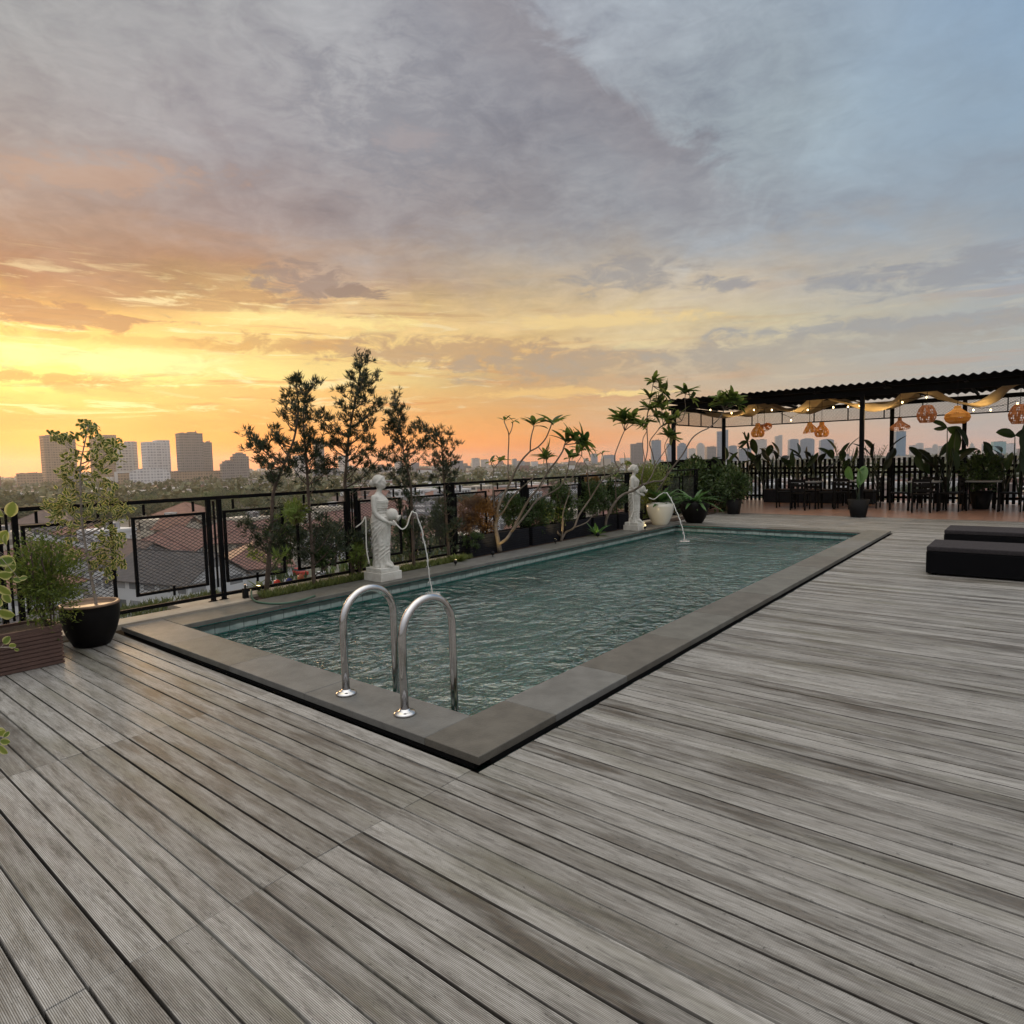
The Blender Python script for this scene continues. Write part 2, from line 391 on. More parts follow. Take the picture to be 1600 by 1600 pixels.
while True:
    ya = Y0+row*PITCHB; yb = ya+PITCHB-.0095
    if ya > YE: break
    yb = min(yb, YE)
    spans = []
    j = -2.11; 
    if yb < COP_N0+.02 or ya > COP_F1-.02:
        left = XL if ya < 13.8 else -7.2
        spans += [(left, -3.93-.0), (-3.93+.002, j)] if (yb < 1.6) else [(left, j)]
    spans += [(j+.0015, 2.0+(.9 if row % 2 else 0)), (2.003+(.9 if row % 2 else 0), XR)]
    for a, b_ in spans:
        if a < COP_R1 and b_ > COP_L0 and ya < COP_F1 and yb > COP_N0 and a >= j: a = max(a, COP_R1+.032+rd.uniform(0, .008))
        e = rd.uniform(-.004, .004); dzv = rd.uniform(-.0015, .0015); g1 = rd.uniform(-.0012, .0012)
        bb = 0.0015 
        za, zb = dzv, dzv+rd.uniform(-.001, .001)
        A, B_, C_, Dd = ya+g1, yb+g1, a+e*0, b_+e*0
        # top face slightly chamfered
        vs = [(C_, A, -.028), (Dd, A, -.028), (Dd, B_, -.028), (C_, B_, -.028),
              (C_, A, za-bb), (Dd, A, za-bb), (Dd, B_, zb-bb), (C_, B_, zb-bb),
              (C_+bb, A+bb, za), (Dd-bb, A+bb, za), (Dd-bb, B_-bb, zb), (C_+bb, B_-bb, zb)]
        dk.add(vs, [(0,1,5,4),(1,2,6,5),(2,3,7,6),(3,0,4,7),(4,5,9,8),(5,6,10,9),(6,7,11,10),(7,4,8,11),(8,9,10,11)])
    row += 1
struct(dk.build('deck_floor', DECK))
# roof slab under the deck, building body
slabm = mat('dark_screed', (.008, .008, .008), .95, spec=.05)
wallm = mat('building_render', (.38, .36, .33), .85, 0, .2, 1.)
sl = MB()
sl.box((-6.895, 9.5, -.55), (.49, 25, 1.0)); sl.box((2.05, 7.15, -.55), (8.3, 20.3, 1.0))      # left strip, right
sl.box((-4.37, -.35, -.55), (4.54, 5.3, 1.0)); sl.box((-4.37, 15.55, -.55), (4.54, 3.6, 1.0))
sl.box((-.5, 20.0, -.58), (13.6+2, 6.0, 1.0))
struct(sl.build('terrace_slab', slabm))
bb_ = MB(); bb_.box((-.6, 9.6, -7.6), (13.0, 26.6, 10.8)); bb_.box((-8.6, 20.2, -7.6), (3.0, 5.4, 12.2)); 
bo = bb_.build('hotel_building', wallm); tag(bo, 'pale rendered building body carrying the rooftop terrace', 'building')
# terracotta floor
def tile_mat():
    m_, t, b = new_mat('terracotta_tile')
    pos = t.node('ShaderNodeNewGeometry').outputs['Position']
    br = t.node('ShaderNodeTexBrick'); t.put(br.inputs['Vector'], pos); br.offset = 0.
    br.inputs['Color1'].default_value = (.38, .21, .14, 1); br.inputs['Color2'].default_value = (.30, .17, .115, 1); br.inputs['Mortar'].default_value = (.2, .12, .09, 1)
    br.inputs['Scale'].default_value = 1; br.inputs['Brick Width'].default_value = .3; br.inputs['Row Height'].default_value = .3; br.inputs['Mortar Size'].default_value = .006
    c = t.mix(t.rng(t.noise(pos, 3, 4), .4, .7, 0, .5), br.outputs[0], (.22, .13, .10))
    t.put(b.inputs['Base Color'], c); b.inputs['Roughness'].default_value = .28; return m_
tf = MB(); tf.box((-1.6, 20.2, -.035), (16.6, 6.28, .07)); struct(tf.build('terracotta_floor', tile_mat()))
# pool --------------------------------------------------------------
def pool_mat():
    m_, t, b = new_mat('pool_tile')
    pos = t.node('ShaderNodeNewGeometry').outputs['Position']; x, y, z = t.xyz(pos)
    def grid(s_, wd):
        ms = []
        for q in (x, y, z):
            fr = t.m('FRACT', t.m('DIVIDE', q, s_)); ms.append(t.m('GREATER_THAN', t.m('ABSOLUTE', t.m('SUBTRACT', fr, .5)), .5-wd))
        return t.m('MINIMUM', t.m('ADD', t.m('ADD', ms[0], ms[1]), ms[2]), 1.)
    cell = t.node('ShaderNodeTexWhiteNoise'); t.put(cell.inputs['Vector'], t.vm('FLOOR', t.vm('MULTIPLY', pos, (9.99, 9.99, 9.99))))
    c = t.mix(cell.outputs[0], (.08, .52, .48), (.18, .70, .64))
    c = t.mix(t.m('MULTIPLY', grid(.1001, .04), .7), c, (.02, .07, .07))
    t.put(b.inputs['Base Color'], c); b.inputs['Roughness'].default_value = .3; return m_
def band_mat():
    m_, t, b = new_mat('waterline_tile')
    pos = t.node('ShaderNodeNewGeometry').outputs['Position']; x, y, z = t.xyz(pos)
    fx = t.m('GREATER_THAN', t.m('ABSOLUTE', t.m('SUBTRACT', t.m('FRACT', t.m('DIVIDE', t.m('ADD', x, y), .15)), .5)), .47)
    nz = t.noise(pos, 6, 5)
    c = t.mix(t.rng(nz, .35, .7), (.46, .54, .50), (.20, .29, .27)); c = t.mix(t.m('MULTIPLY', fx, .8), c, (.05, .08, .07))
    c = t.mix(t.rng(t.m('ADD', z, t.m('MULTIPLY', nz, .05)), -.105, -.085, .85, 0.), c, (.04, .07, .06))
    c = t.mix(t.rng(t.m('ADD', z, t.m('MULTIPLY', nz, .03)), -.062, -.05, 0, .85), c, (.05, .07, .06))  # shadow of the coping overhang, painted dark along the upper edge
    t.put(b.inputs['Base Color'], c); b.inputs['Roughness'].default_value = .3; return m_
wx0, wx1, wy0, wy1 = -6.28, -2.40, 2.54, 13.44; ZB = -1.3
pb = MB()
pb.add([(wx0,wy0,ZB),(wx1,wy0,ZB),(wx1,wy1,ZB),(wx0,wy1,ZB),(wx0,wy0,.004),(wx1,wy0,.004),(wx1,wy1,.004),(wx0,wy1,.004)],
       [(0,1,2,3),(0,4,5,1),(1,5,6,2),(2,6,7,3),(3,7,4,0)])
struct(pb.build('pool_basin', pool_mat()))
wl = MB(); 
for cx, cy, sx, sy in ((wx0+.014, (wy0+wy1)/2, .02, wy1-wy0-.05), ((wx0+wx1)/2, wy1-.014, wx1-wx0-.05, .02), (wx1-.014, (wy0+wy1)/2, .02, wy1-wy0-.05), ((wx0+wx1)/2, wy0+.014, wx1-wx0-.05, .02)):
    wl.box((cx, cy, -.075), (sx, sy, .10))
struct(wl.build('pool_wall_tile_band', band_mat()))
def water_mat():
    m_, t, b = new_mat('pool_water')
    pos = t.node('ShaderNodeNewGeometry').outputs['Position']; x, y, z = t.xyz(pos)
    p1 = t.comb(t.m('MULTIPLY', x, 1.0), t.m('MULTIPLY', y, .8), 0.)
    n1 = t.noise(p1, 2.6, 3, .5, .8); n2 = t.noise(p1, 8.5, 3, .55, 1.1); n3 = t.noise(p1, 24., 2, .5, .6)
    h = t.m('ADD', t.m('ADD', t.m('MULTIPLY', n1, .8), t.m('MULTIPLY', n2, t.rng(t.noise(pos, .45, 2),  .38, .62, .10, .85))), t.m('MULTIPLY', n3, .14))
    def ring(px, py):
        d = t.m('SQRT', t.m('ADD', t.m('POWER', t.m('SUBTRACT', x, px), 2.), t.m('POWER', t.m('SUBTRACT', y, py), 2.)))
        return t.m('MULTIPLY', t.m('SINE', t.m('MULTIPLY', d, 34.)), t.m('DIVIDE', .10, t.m('ADD', .35, t.m('MULTIPLY', d, 2.))))
    a_ = G(676, 929, -.13); b2 = G(1070, 846, -.13)
    h = t.m('ADD', h, t.m('ADD', ring(a_.x, a_.y), ring(b2.x, b2.y)))
    bn = t.node('ShaderNodeBump'); bn.inputs['Strength'].default_value = 1.; bn.inputs['Distance'].default_value = .14; t.put(bn.inputs['Height'], h)
    nrm = bn.outputs[0]
    rf = t.node('ShaderNodeBsdfRefraction'); rf.inputs['Color'].default_value = (.28, .92, .80, 1); rf.inputs['IOR'].default_value = 1.33; rf.inputs['Roughness'].default_value = .02; t.put(rf.inputs['Normal'], nrm)
    gl = t.node('ShaderNodeBsdfGlossy'); gl.inputs['Color'].default_value = (.95, .97, .95, 1); gl.inputs['Roughness'].default_value = .03; t.put(gl.inputs['Normal'], nrm)
    fr = t.node('ShaderNodeFresnel'); fr.inputs['IOR'].default_value = 2.6; t.put(fr.inputs['Normal'], nrm)
    mx = t.node('ShaderNodeMixShader'); t.put(mx.inputs[0], fr.outputs[0]); t.l.new(rf.outputs[0], mx.inputs[1]); t.l.new(gl.outputs[0], mx.inputs[2])
    t.l.new(mx.outputs[0], t.n['Material Output'].inputs[0]); return m_
wt = MB(); wt.add([(wx0+.003,wy0+.003,-.135),(wx1-.003,wy0+.003,-.135),(wx1-.003,wy1-.003,-.135),(wx0+.003,wy1-.003,-.135)], [(0,1,2,3)])
struct(wt.build('pool_water', water_mat()))
# coping stones: slabs of one structure with individual tones
STONES = [mat('coping_stone_%s' % n, c, .55, 0, 0, 7, .25, 90, c2=c2) for n, c, c2 in
          (('grey', (.145,.142,.13), (.105,.102,.093)), ('brown', (.11,.10,.082), (.075,.068,.055)), ('olive', (.125,.12,.102), (.088,.084,.07)))]
cp = MB(); rc = random.Random(11)
def stone(x0, x1, y0, y1, zt=.05, zb=.008, tone=None):
    cp.cur = rc.choice((0, 0, 1, 2, 2)) if tone is None else tone; g = .0016
    z = zt+rc.uniform(-.0008, .0008); bv = .003
    x0, x1, y0, y1 = x0+g, x1-g, y0+g, y1-g
    vs = [(x0,y0,zb),(x1,y0,zb),(x1,y1,zb),(x0,y1,zb),(x0,y0,z-bv),(x1,y0,z-bv),(x1,y1,z-bv),(x0,y1,z-bv),(x0+bv,y0+bv,z),(x1-bv,y0+bv,z),(x1-bv,y1-bv,z),(x0+bv,y1-bv,z)]
    cp.add(vs, [(3,2,1,0),(0,1,5,4),(1,2,6,5),(2,3,7,6),(3,0,4,7),(4,5,9,8),(5,6,10,9),(6,7,11,10),(7,4,8,11),(8,9,10,11)])
yy = COP_N0
kq = 0
for L in [.66, .83, 1.02, .95, 1.1, 1.0, 1.05, 1.0, 1.0, 1.05, 1.0, 1.0]:      # right side
    y2 = min(yy+L, COP_F1); stone(COP_R0, COP_R1, yy, y2, tone=(1,0,1,2,1,2,2,1,2,0,2,2)[kq]); yy = y2; kq += 1
    if yy >= COP_F1: break
stone(COP_R0, COP_R1, yy, COP_F1) if yy < COP_F1-.01 else None
kq2 = 0; xx = COP_R0
for L in [1.12, .98, 1.0, 1.04]:
    x2 = max(xx-L, COP_L0); stone(x2, xx, COP_N0, COP_N1, tone=(0, 0, 2, 0)[kq2]); kq2 += 1; xx = x2
yy = COP_N1
while yy < COP_F1-.01:
    y2 = min(yy+1.0, COP_F1); stone(COP_L0, COP_L1, yy, y2); yy = y2
xx = COP_L1
while xx < COP_R0-.01:
    x2 = min(xx+.95, COP_R0); stone(xx, x2, COP_F0, COP_F1, .03, .003); xx = x2
struct(cp.build('pool_coping', STONES))
# dark strip set back under the coping
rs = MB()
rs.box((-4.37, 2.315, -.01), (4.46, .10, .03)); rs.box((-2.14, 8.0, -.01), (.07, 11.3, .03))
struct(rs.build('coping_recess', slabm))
# cream kerb, planting bed ground
cb = MB()
cb.box((-6.80, .25, .035), (.27, 6.7, .05)); cb.box((-7.12, 3.45, .03), (.35, 1.0, .05)); cb.box((-7.05, 10.3, .03), (.25, 12.8, .05))
ko = cb.build('kerb', CREAM); struct(ko)
pg = MB(); pg.box((-6.785, 10.2, .005), (.27, 13.0, .05)); struct(pg.build('planting_bed', SOIL))
lg = MB(); lg.box((-8.3, 7.0, -.6), (2.2, 18.0, .3)); struct(lg.build('outer_ledge', CREAM))
# ------------------------------------------------------------------ fence along the left edge
FX = -6.97
RZ = 1.19
fence = thing('mesh_railing', 'black steel railing with diamond mesh panels along the pool side of the terrace', 'railing', (FX, 3.4, .05))
FO = fence.location.copy()
def part(mb, name, m_, root, smooth=False): return mb.build(name, m_, root, root.location, smooth)
hr = MB(); hr.box((FX, 7.2, RZ), (.045, 20.5, .038)); part(hr, 'handrail', BLACK, fence)
lr = MB(); lr.box((FX, 7.2, .115), (.04, 20.4, .035)); part(lr, 'lower_rail', BLACK, fence)
MESHM = mat('black_wire', (.02, .02, .022), .5)
def panel(y0, y1, z0=.255, z1=1.03):
    p = MB(); s_ = .028
    p.box((FX, (y0+y1)/2, z1), (s_, y1-y0, s_)); p.box((FX, (y0+y1)/2, z0), (s_, y1-y0, s_))
    p.box((FX, y0+s_/2, (z0+z1)/2), (s_-.002, s_, z1-z0-s_)); p.box((FX, y1-s_/2, (z0+z1)/2), (s_-.002, s_, z1-z0-s_))
    ym = (y0+y1)/2
    for yq in (y0+.12, y1-.12): p.box((FX, yq, (z1+RZ)/2), (.02, .02, RZ-z1-.05)); 
    p.box((FX, ym, (z0+.12)/2+.06), (.02, .02, z0-.15))
    fr = part(p, 'panel', BLACK, fence)
    q = MB(); a = y0+s_; b = y1-s_; c = z0+s_/2; d = z1-s_/2; st = .062; sl_ = .6
    t = a-(d-c)/sl_
    while t < b+(d-c)/sl_:
        for sg in (1, -1):
            pts = []
            # line z = c + sl*(y-t) for sg=1 ; z = d - sl*(y-t) for sg=-1
            ya = max(a, t); yb = min(b, t+(d-c)/sl_)
            if yb-ya > .01:
                za = c+sl_*(ya-t) if sg == 1 else d-sl_*(ya-t); zb = c+sl_*(yb-t) if sg == 1 else d-sl_*(yb-t)
                q.bar((FX+.002*sg, ya, za), (FX+.002*sg, yb, zb), .003, .005)
        t += st
    q.build('wire_mesh', MESHM, fr, FO); return fr
def post(y, dy=.0):
    p = MB(); p.box((FX, y, .61), (.042, .042, 1.12)); p.lathe((FX, y, .045), [(.055, 0), (.055, .012), (.03, .02)], 16); part(p, 'post', BLACK, fence)
y = 3.36
bays = [3.36+1.83*k for k in range(-4, 8)]
for yb in bays:
    post(yb-.06); post(yb+.06)
    m_ = MB(); m_.box((FX, yb, .68), (.018, .018, .95)); part(m_, 'spindle', BLACK, fence)
    if yb < 15: panel(yb+.10, yb+.83); panel(yb+1.0, yb+1.73)
# ------------------------------------------------------------------ ladder rails
for i, (bx_, by_) in enumerate(((-3.38, 2.41), (-2.82, 2.41))):
    t = thing('pool_grab_rail', 'stainless steel ladder arch over the pool edge, %s the coping corner' % ('farther from' if i == 0 else 'nearer to'), 'grab rail', (bx_, by_, .05), 'steel ladder arches')
    g = MB(); rr = .205; top = .70-rr
    pts = [(bx_, by_, .055), (bx_, by_, top)]
    for k in range(1, 20):
        a = PI*k/20; pts.append((bx_, by_+rr-rr*math.cos(a), top+rr*math.sin(a)))
    pts += [(bx_, by_+2*rr, top), (bx_, by_+2*rr+.0, .0), (bx_, by_+2*rr, -.9)]
    g.tube(pts, .0245, 20); part(g, 'tube', STEEL, t, True)
    fl = MB(); fl.lathe((bx_, by_, .0505), [(.062, 0), (.066, .004), (.062, .012), (.05, .019), (.031, .024), (.0295, .032)], 32); part(fl, 'flange', STEEL, t, True)
ls = thing('ladder_steps', 'steel ladder treads below the two arches under water', 'ladder', (-3.1, 2.82, -.5))
for zz in (-.35, -.62, -.86):
    g = MB(); g.box((-3.1, 2.82, zz), (.51, .07, .025)); part(g, 'tread', STEEL, ls)
# ------------------------------------------------------------------ daybeds
BEDB = mat('black_wicker', (.006, .006, .007), .9, 0, 0, 5, .6, 180, spec=.06); BEDT = mat('charcoal_fabric', (.045, .040, .042), .9, 0, .25, 30, .3, 300, spec=.1)
for i, (x0, y0, y1) in enumerate(((-1.035, 9.24, 10.05), (-1.05, 11.3, 12.1))):
    t = thing('daybed', ('low black daybed with charcoal top, the nearer of the pair on the deck', 'low black daybed with charcoal top, half hidden behind the nearer one')[i], 'daybed', (x0+1, (y0+y1)/2, 0), 'black daybeds')
    g = MB(); g.box((x0+1.0, (y0+y1)/2, .155), (2.0, y1-y0, .27)); bevel(part(g, 'base', BEDB, t), .012)
    g = MB(); g.box((x0+1.0, (y0+y1)/2, .322), (1.995, y1-y0-.008, .06)); bevel(part(g, 'mattress', BEDT, t), .018, 3)
    for ax in (x0+.08, x0+1.92):
        for ay in (y0+.08, y1-.08):
            g = MB(); g.box((ax, ay, .012), (.05, .05, .024)); part(g, 'foot', BLACK, t)
# ------------------------------------------------------------------ pots and planters
def bowl(root, c, r_top, r_bot, h, m_, wall=.022, soil=True, rim=None, belly=1.04, name='bowl'):
    g = MB()
    prof = [(r_bot*.9, 0), (r_bot, .01)]
    for k in range(1, 9):
        q = k/8; prof.append((r_bot+(r_top-r_bot)*math.sin(q*PI/2)**.9*1.0 + (belly-1)*r_top*math.sin(q*PI), .01+(h-.03)*q))
    prof += [(r_top+.006, h-.012), (r_top+.003, h), (r_top-wall, h), (r_top-wall-.004, h-.05), (r_top-wall-.01, h-.07)]
    g.lathe(c, prof, 40); fix_normals(part(g, name, m_, root, True))
    if rim:
        g = MB(); n = 40
        g.lathe((c[0], c[1], c[2]+h-.002), [(r_top-wall-.001, -.06), (r_top-wall-.001, .003), (r_top-.004, .007), (r_top+.004, .004), (r_top+.007, -.012)], 40); part(g, 'rim', rim, root, True)
    if soil:
        g = MB(); g.lathe((c[0], c[1], c[2]+h-.075), [(r_top-wall, 0), (r_top*.5, .012), (.01, .016)], 24); part(g, 'soil', SOIL, root, True)
POTM = mat('black_glazed_clay', (.008, .007, .007), .5, 0, .3, 9, spec=.12)
RIMM = mat('brown_clay_rim', (.30, .19, .12), .55, 0, .3, 20)
pot = thing('plant_pot', 'large black clay pot with a brown rim at the corner of the coping', 'plant pot', (-6.36, 1.93, 0))
bowl(pot, (-6.36, 1.93, 0), .222, .14, .37, POTM, rim=RIMM)
RIB = mat('ribbed_grey_planter', (.11, .06, .046), .75, 0, .35, 6, .2, 60)
DRIB = mat('dark_ribbed_planter', (.016, .017, .022), .7, 0, .3, 6, .2, 60, spec=.12)
def planter(name, label, x0, x1, y0, y1, h, m_, group=None, ribs=8, z0=0.):
    t = thing(name, label, 'planter', ((x0+x1)/2, (y0+y1)/2, z0), group)
    g = MB(); hh = h/ribs
    for k in range(ribs):
        zc = z0+hh*(k+.5)
        g.box(((x0+x1)/2, (y0+y1)/2, zc), (x1-x0, y1-y0, hh*.72)); g.box(((x0+x1)/2, (y0+y1)/2, zc+hh*.5), (x1-x0-.02, y1-y0-.02, hh*.276)) if k < ribs-1 else None
    part(g, 'box', m_, t)
    g = MB()
    for a, b in (((x0+.012, (y0+y1)/2), (.024, y1-y0)), ((x1-.012, (y0+y1)/2), (.024, y1-y0)), (((x0+x1)/2, y0+.012), (x1-x0-.05, .024)), (((x0+x1)/2, y1-.012), (x1-x0-.05, .024))):
        g.box((a[0], a[1], z0+h+.012), (b[0], b[1], .03))
    part(g, 'rim', m_, t)
    g = MB(); g.box(((x0+x1)/2, (y0+y1)/2, z0+h+.001), (x1-x0-.06, y1-y0-.06, .012)); part(g, 'soil', SOIL, t)
    return t
planter('long_planter', 'weathered grey ribbed planter box at the left edge of the deck', -6.33, -5.93, -.4, 1.60, .285, RIB, ribs=9)
# ------------------------------------------------------------------ foliage materials
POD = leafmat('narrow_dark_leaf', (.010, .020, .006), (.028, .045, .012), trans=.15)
POD_LIT = leafmat('lit_narrow_leaf', (.12, .19, .03), (.20, .26, .05), trans=.4)  # lit clumps: the light is put into a brighter, yellower leaf colour
VAR = leafmat('variegated_leaf', (.04, .085, .02), (.13, .18, .035), edge=(.74, .64, .24), trans=.5, edge_at=.68)
VARB = leafmat('cream_edged_leaf', (.10, .17, .03), (.24, .28, .05), edge=(.60, .57, .24), trans=.45, edge_at=.72)
GRN = leafmat('shrub_leaf', (.014, .034, .007), (.065, .11, .022), trans=.3)
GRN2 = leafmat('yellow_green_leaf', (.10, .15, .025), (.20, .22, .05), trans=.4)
BRN = leafmat('rust_leaf', (.11, .055, .015), (.26, .13, .035), trans=.35)
FRA = leafmat('frangipani_leaf', (.03, .065, .012), (.17, .21, .04), trans=.5)
BAN = leafmat('paddle_leaf', (.010, .024, .008), (.035, .07, .016), trans=.3)
FERN = leafmat('fern_leaf', (.035, .10, .025), (.10, .20, .05), trans=.4)
GRASS = leafmat('grass_blade', (.09, .13, .03), (.22, .24, .07), trans=.4)
def rv(rng, s=1.): return Vector((rng.gauss(0, s), rng.gauss(0, s), rng.gauss(0, s)))
def ru(rng):
    v = rv(rng); return v.normalized() if v.length > 1e-4 else Vector((0, 0, 1))
def smooth_path(pts, n=4):
    pts = [Vector(p) for p in pts]; out = []
    if len(pts) < 3: return pts
    P_ = [pts[0]*2-pts[1]]+pts+[pts[-1]*2-pts[-2]]
    for i in range(1, len(P_)-2):
        for k in range(n):
            t = k/n; a, b, c, d = P_[i-1:i+3]
            out.append(.5*((2*b)+(c-a)*t+(2*a-5*b+4*c-d)*t*t+(3*b-a-3*c+d)*t**3))
    out.append(pts[-1]); return out
def tuft(mb, p, d, n, L, W, rng, spread=.9, seg=0):
    for k in range(n):
        q = (d+ru(rng)*spread).normalized(); mb.leaf(p+ru(rng)*L*.12, q, ru(rng)+Vector((0, 0, .5)), L*rng.uniform(.7, 1.2), W*rng.uniform(.8, 1.2), .15, .15, seg, rng=rng)
# --- podocarpus trees: trunk from photographed course, boughs to where foliage masses stand
def narrow_tree(label, base, trunk_px, clumps, seed, low=(), r0=.028, dens=1.0, lit=()):
    rng = random.Random(seed); dep = depth(base)
    tr = [Vector(base)]+[D(x, y, dep+rng.uniform(-.05, .05)) for x, y in trunk_px]
    t = thing('podocarpus_tree', label, 'tree', base, 'narrow leaved trees in the bed beside the pool')
    tp = smooth_path(tr, 4); n = len(tp)
    g = MB(); g.tube(tp, [r0*(1-.82*i/(n-1)) for i in range(n)], 8)
    cr = MB()
    for ci, (x, y) in enumerate(list(clumps)+list(low)):
        off = rng.uniform(-.32, .32); c = D(x, y, dep+off)
        c += Vector((rng.uniform(-.02, .02),)*3)
        # attach lower on the trunk
        cand = [p for p in tp if p.z < c.z-.02] or [tp[0]]
        j = min(cand, key=lambda p: abs((c.z-p.z)-.75*(Vector((c.x-p.x, c.y-p.y, 0)).length))+.25*(c-p).length)
        mid = j.lerp(c, .5)+Vector((0, 0, -.08*(c-j).length))
        bp = smooth_path([j, mid, c], 4); L = (c-j).length
        g.tube(bp, [max(.0035, .010*(1-.7*i/(len(bp)-1))) for i in range(len(bp))], 5)
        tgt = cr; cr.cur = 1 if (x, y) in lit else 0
        # tufts round the clump and along the outer part of the bough
        for k in range(int(14*dens)):
            d = (c-j).normalized()*.4+Vector((0, 0, .7)) if L > .05 else Vector((0, 0, 1))
            p = c+rv(rng, .036)
            tuft(tgt, p, (d+ru(rng)*.8).normalized(), 10, .085, .0095, rng, .6)
        for q in (.45, .65, .82):
            p = bp[int(q*(len(bp)-1))]
            for k in range(2 if L > .25 else 1): tuft(tgt, p+rv(rng, .02), (Vector((0, 0, .8))+ru(rng)).normalized(), 8, .075, .009, rng, .7)
    cr.cur = 0
    for k in range(int(16*dens)):      # short twigs low on the trunk
        p = tp[int(rng.uniform(.06, .5)*(n-1))]; a = rng.uniform(0, 6.3); e = p+Vector((math.cos(a), math.sin(a), rng.uniform(.5, 1.2)))*rng.uniform(.06, .2)
        g.tube([p, e], [.004, .002], 4)
        for q in range(4): tuft(cr, e+rv(rng, .02), (Vector((0, 0, .6))+ru(rng)).normalized(), 7, .07, .010, rng, .8)
    for k in range(int(10*dens)):      # along the leader
        p = tp[int(rng.uniform(.45, 1)*(n-1))]; tuft(cr, p+rv(rng, .02), ru(rng)+Vector((0, 0, 1)), 8, .055, .0095, rng)
    part(g, 'trunk', BARK, t, True); part(cr, 'crown', [POD, POD_LIT], t)
    return t
def S(l, sx=3.81, ox=340, oy=540): return [(x/sx+ox, y/sx+oy) for x, y in l]
zb = .04
T1 = S([(200,520),(180,612),(232,570),(290,600),(350,500),(385,430),(250,680),(300,740),(332,790),(380,580),(400,355),(430,300),(470,220),(470,380),(380,690),(430,640),(345,545),(250,610),(310,800),(410,750)])
low1 = [(393,831),(386,822),(400,850),(430,850),(447,832),(452,792),(458,800),(437,868),(398,868)]
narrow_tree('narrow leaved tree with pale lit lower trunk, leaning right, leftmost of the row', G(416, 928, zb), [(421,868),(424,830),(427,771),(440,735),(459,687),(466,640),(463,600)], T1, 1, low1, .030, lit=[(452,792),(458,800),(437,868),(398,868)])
T2 = S([(510,280),(540,260),(590,220),(470,200),(530,350),(490,470),(510,560),(560,580),(600,585),(470,690),(612,600),(640,690),(690,700),(530,440),(560,510),(480,620),(620,720),(500,400),(550,330),(520,620),(440,720),(660,740),(590,650),(540,720)])
narrow_tree('slender narrow leaved tree with a dark dense top, second from the left in the row', G(491, 918, zb), [(487,850),(482,776),(478,708),(474,660),(478,620),(490,600)], T2, 2, [(497,829),(524,842),(518,829),(470,846),(505,810),(480,870),(500,862),(530,860)], .024)
T3 = S([(850,80),(885,85),(840,130),(800,190),(930,190),(880,230),(740,270),(800,270),(900,290),(740,350),(780,380),(860,330),(640,420),(700,430),(600,430),(760,440),(900,400),(950,350),(980,335),(840,450),(640,490),(700,520),(720,580),(770,550),(870,560),(910,470),(930,570),(680,610),(870,650),(900,720),(960,670),(840,700),(920,620),(870,180),(850,260),(880,210),(820,320),(800,500),(780,620),(870,500),(1000,650),(930,740)])
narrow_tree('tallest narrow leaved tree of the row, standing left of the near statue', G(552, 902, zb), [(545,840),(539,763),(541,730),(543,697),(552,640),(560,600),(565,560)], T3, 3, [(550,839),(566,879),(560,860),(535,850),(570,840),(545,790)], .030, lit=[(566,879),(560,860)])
T4 = S([(1050,310),(1060,370),(1090,390),(1010,400),(1060,430),(1100,450),(1010,480),(1000,520),(1090,500),(1150,510),(1190,500),(1050,550),(1090,580),(1030,620),(1200,590),(1230,570),(1240,630),(1070,680),(1130,620),(1020,750),(1100,750),(1050,480),(1120,690),(1050,780),(1110,820)])
narrow_tree('narrow leaved tree directly right of the near statue', G(647, 889, zb), [(645,830),(642,763),(636,730),(629,697),(624,660),(617,620)], T4, 4, [(633,775),(655,780),(640,800),(650,830),(660,815),(622,790)], .022)
T5 = S([(1205,460),(1240,500),(1290,540),(1320,510),(1380,530),(1340,580),(1420,590),(1290,600),(1280,690),(1360,650),(1420,690),(1310,720),(1380,720),(1340,780),(1400,790),(1300,650),(1260,520),(1390,760),(1340,700),(1300,790)])
narrow_tree('narrow leaved tree with the shortest crown, rightmost of the row', G(702, 876, zb), [(698,820),(694,760),(692,724),(689,690),(676,662)], T5, 5, [(702,765),(690,790),(705,800),(697,830),(712,818)], .024, dens=.9)
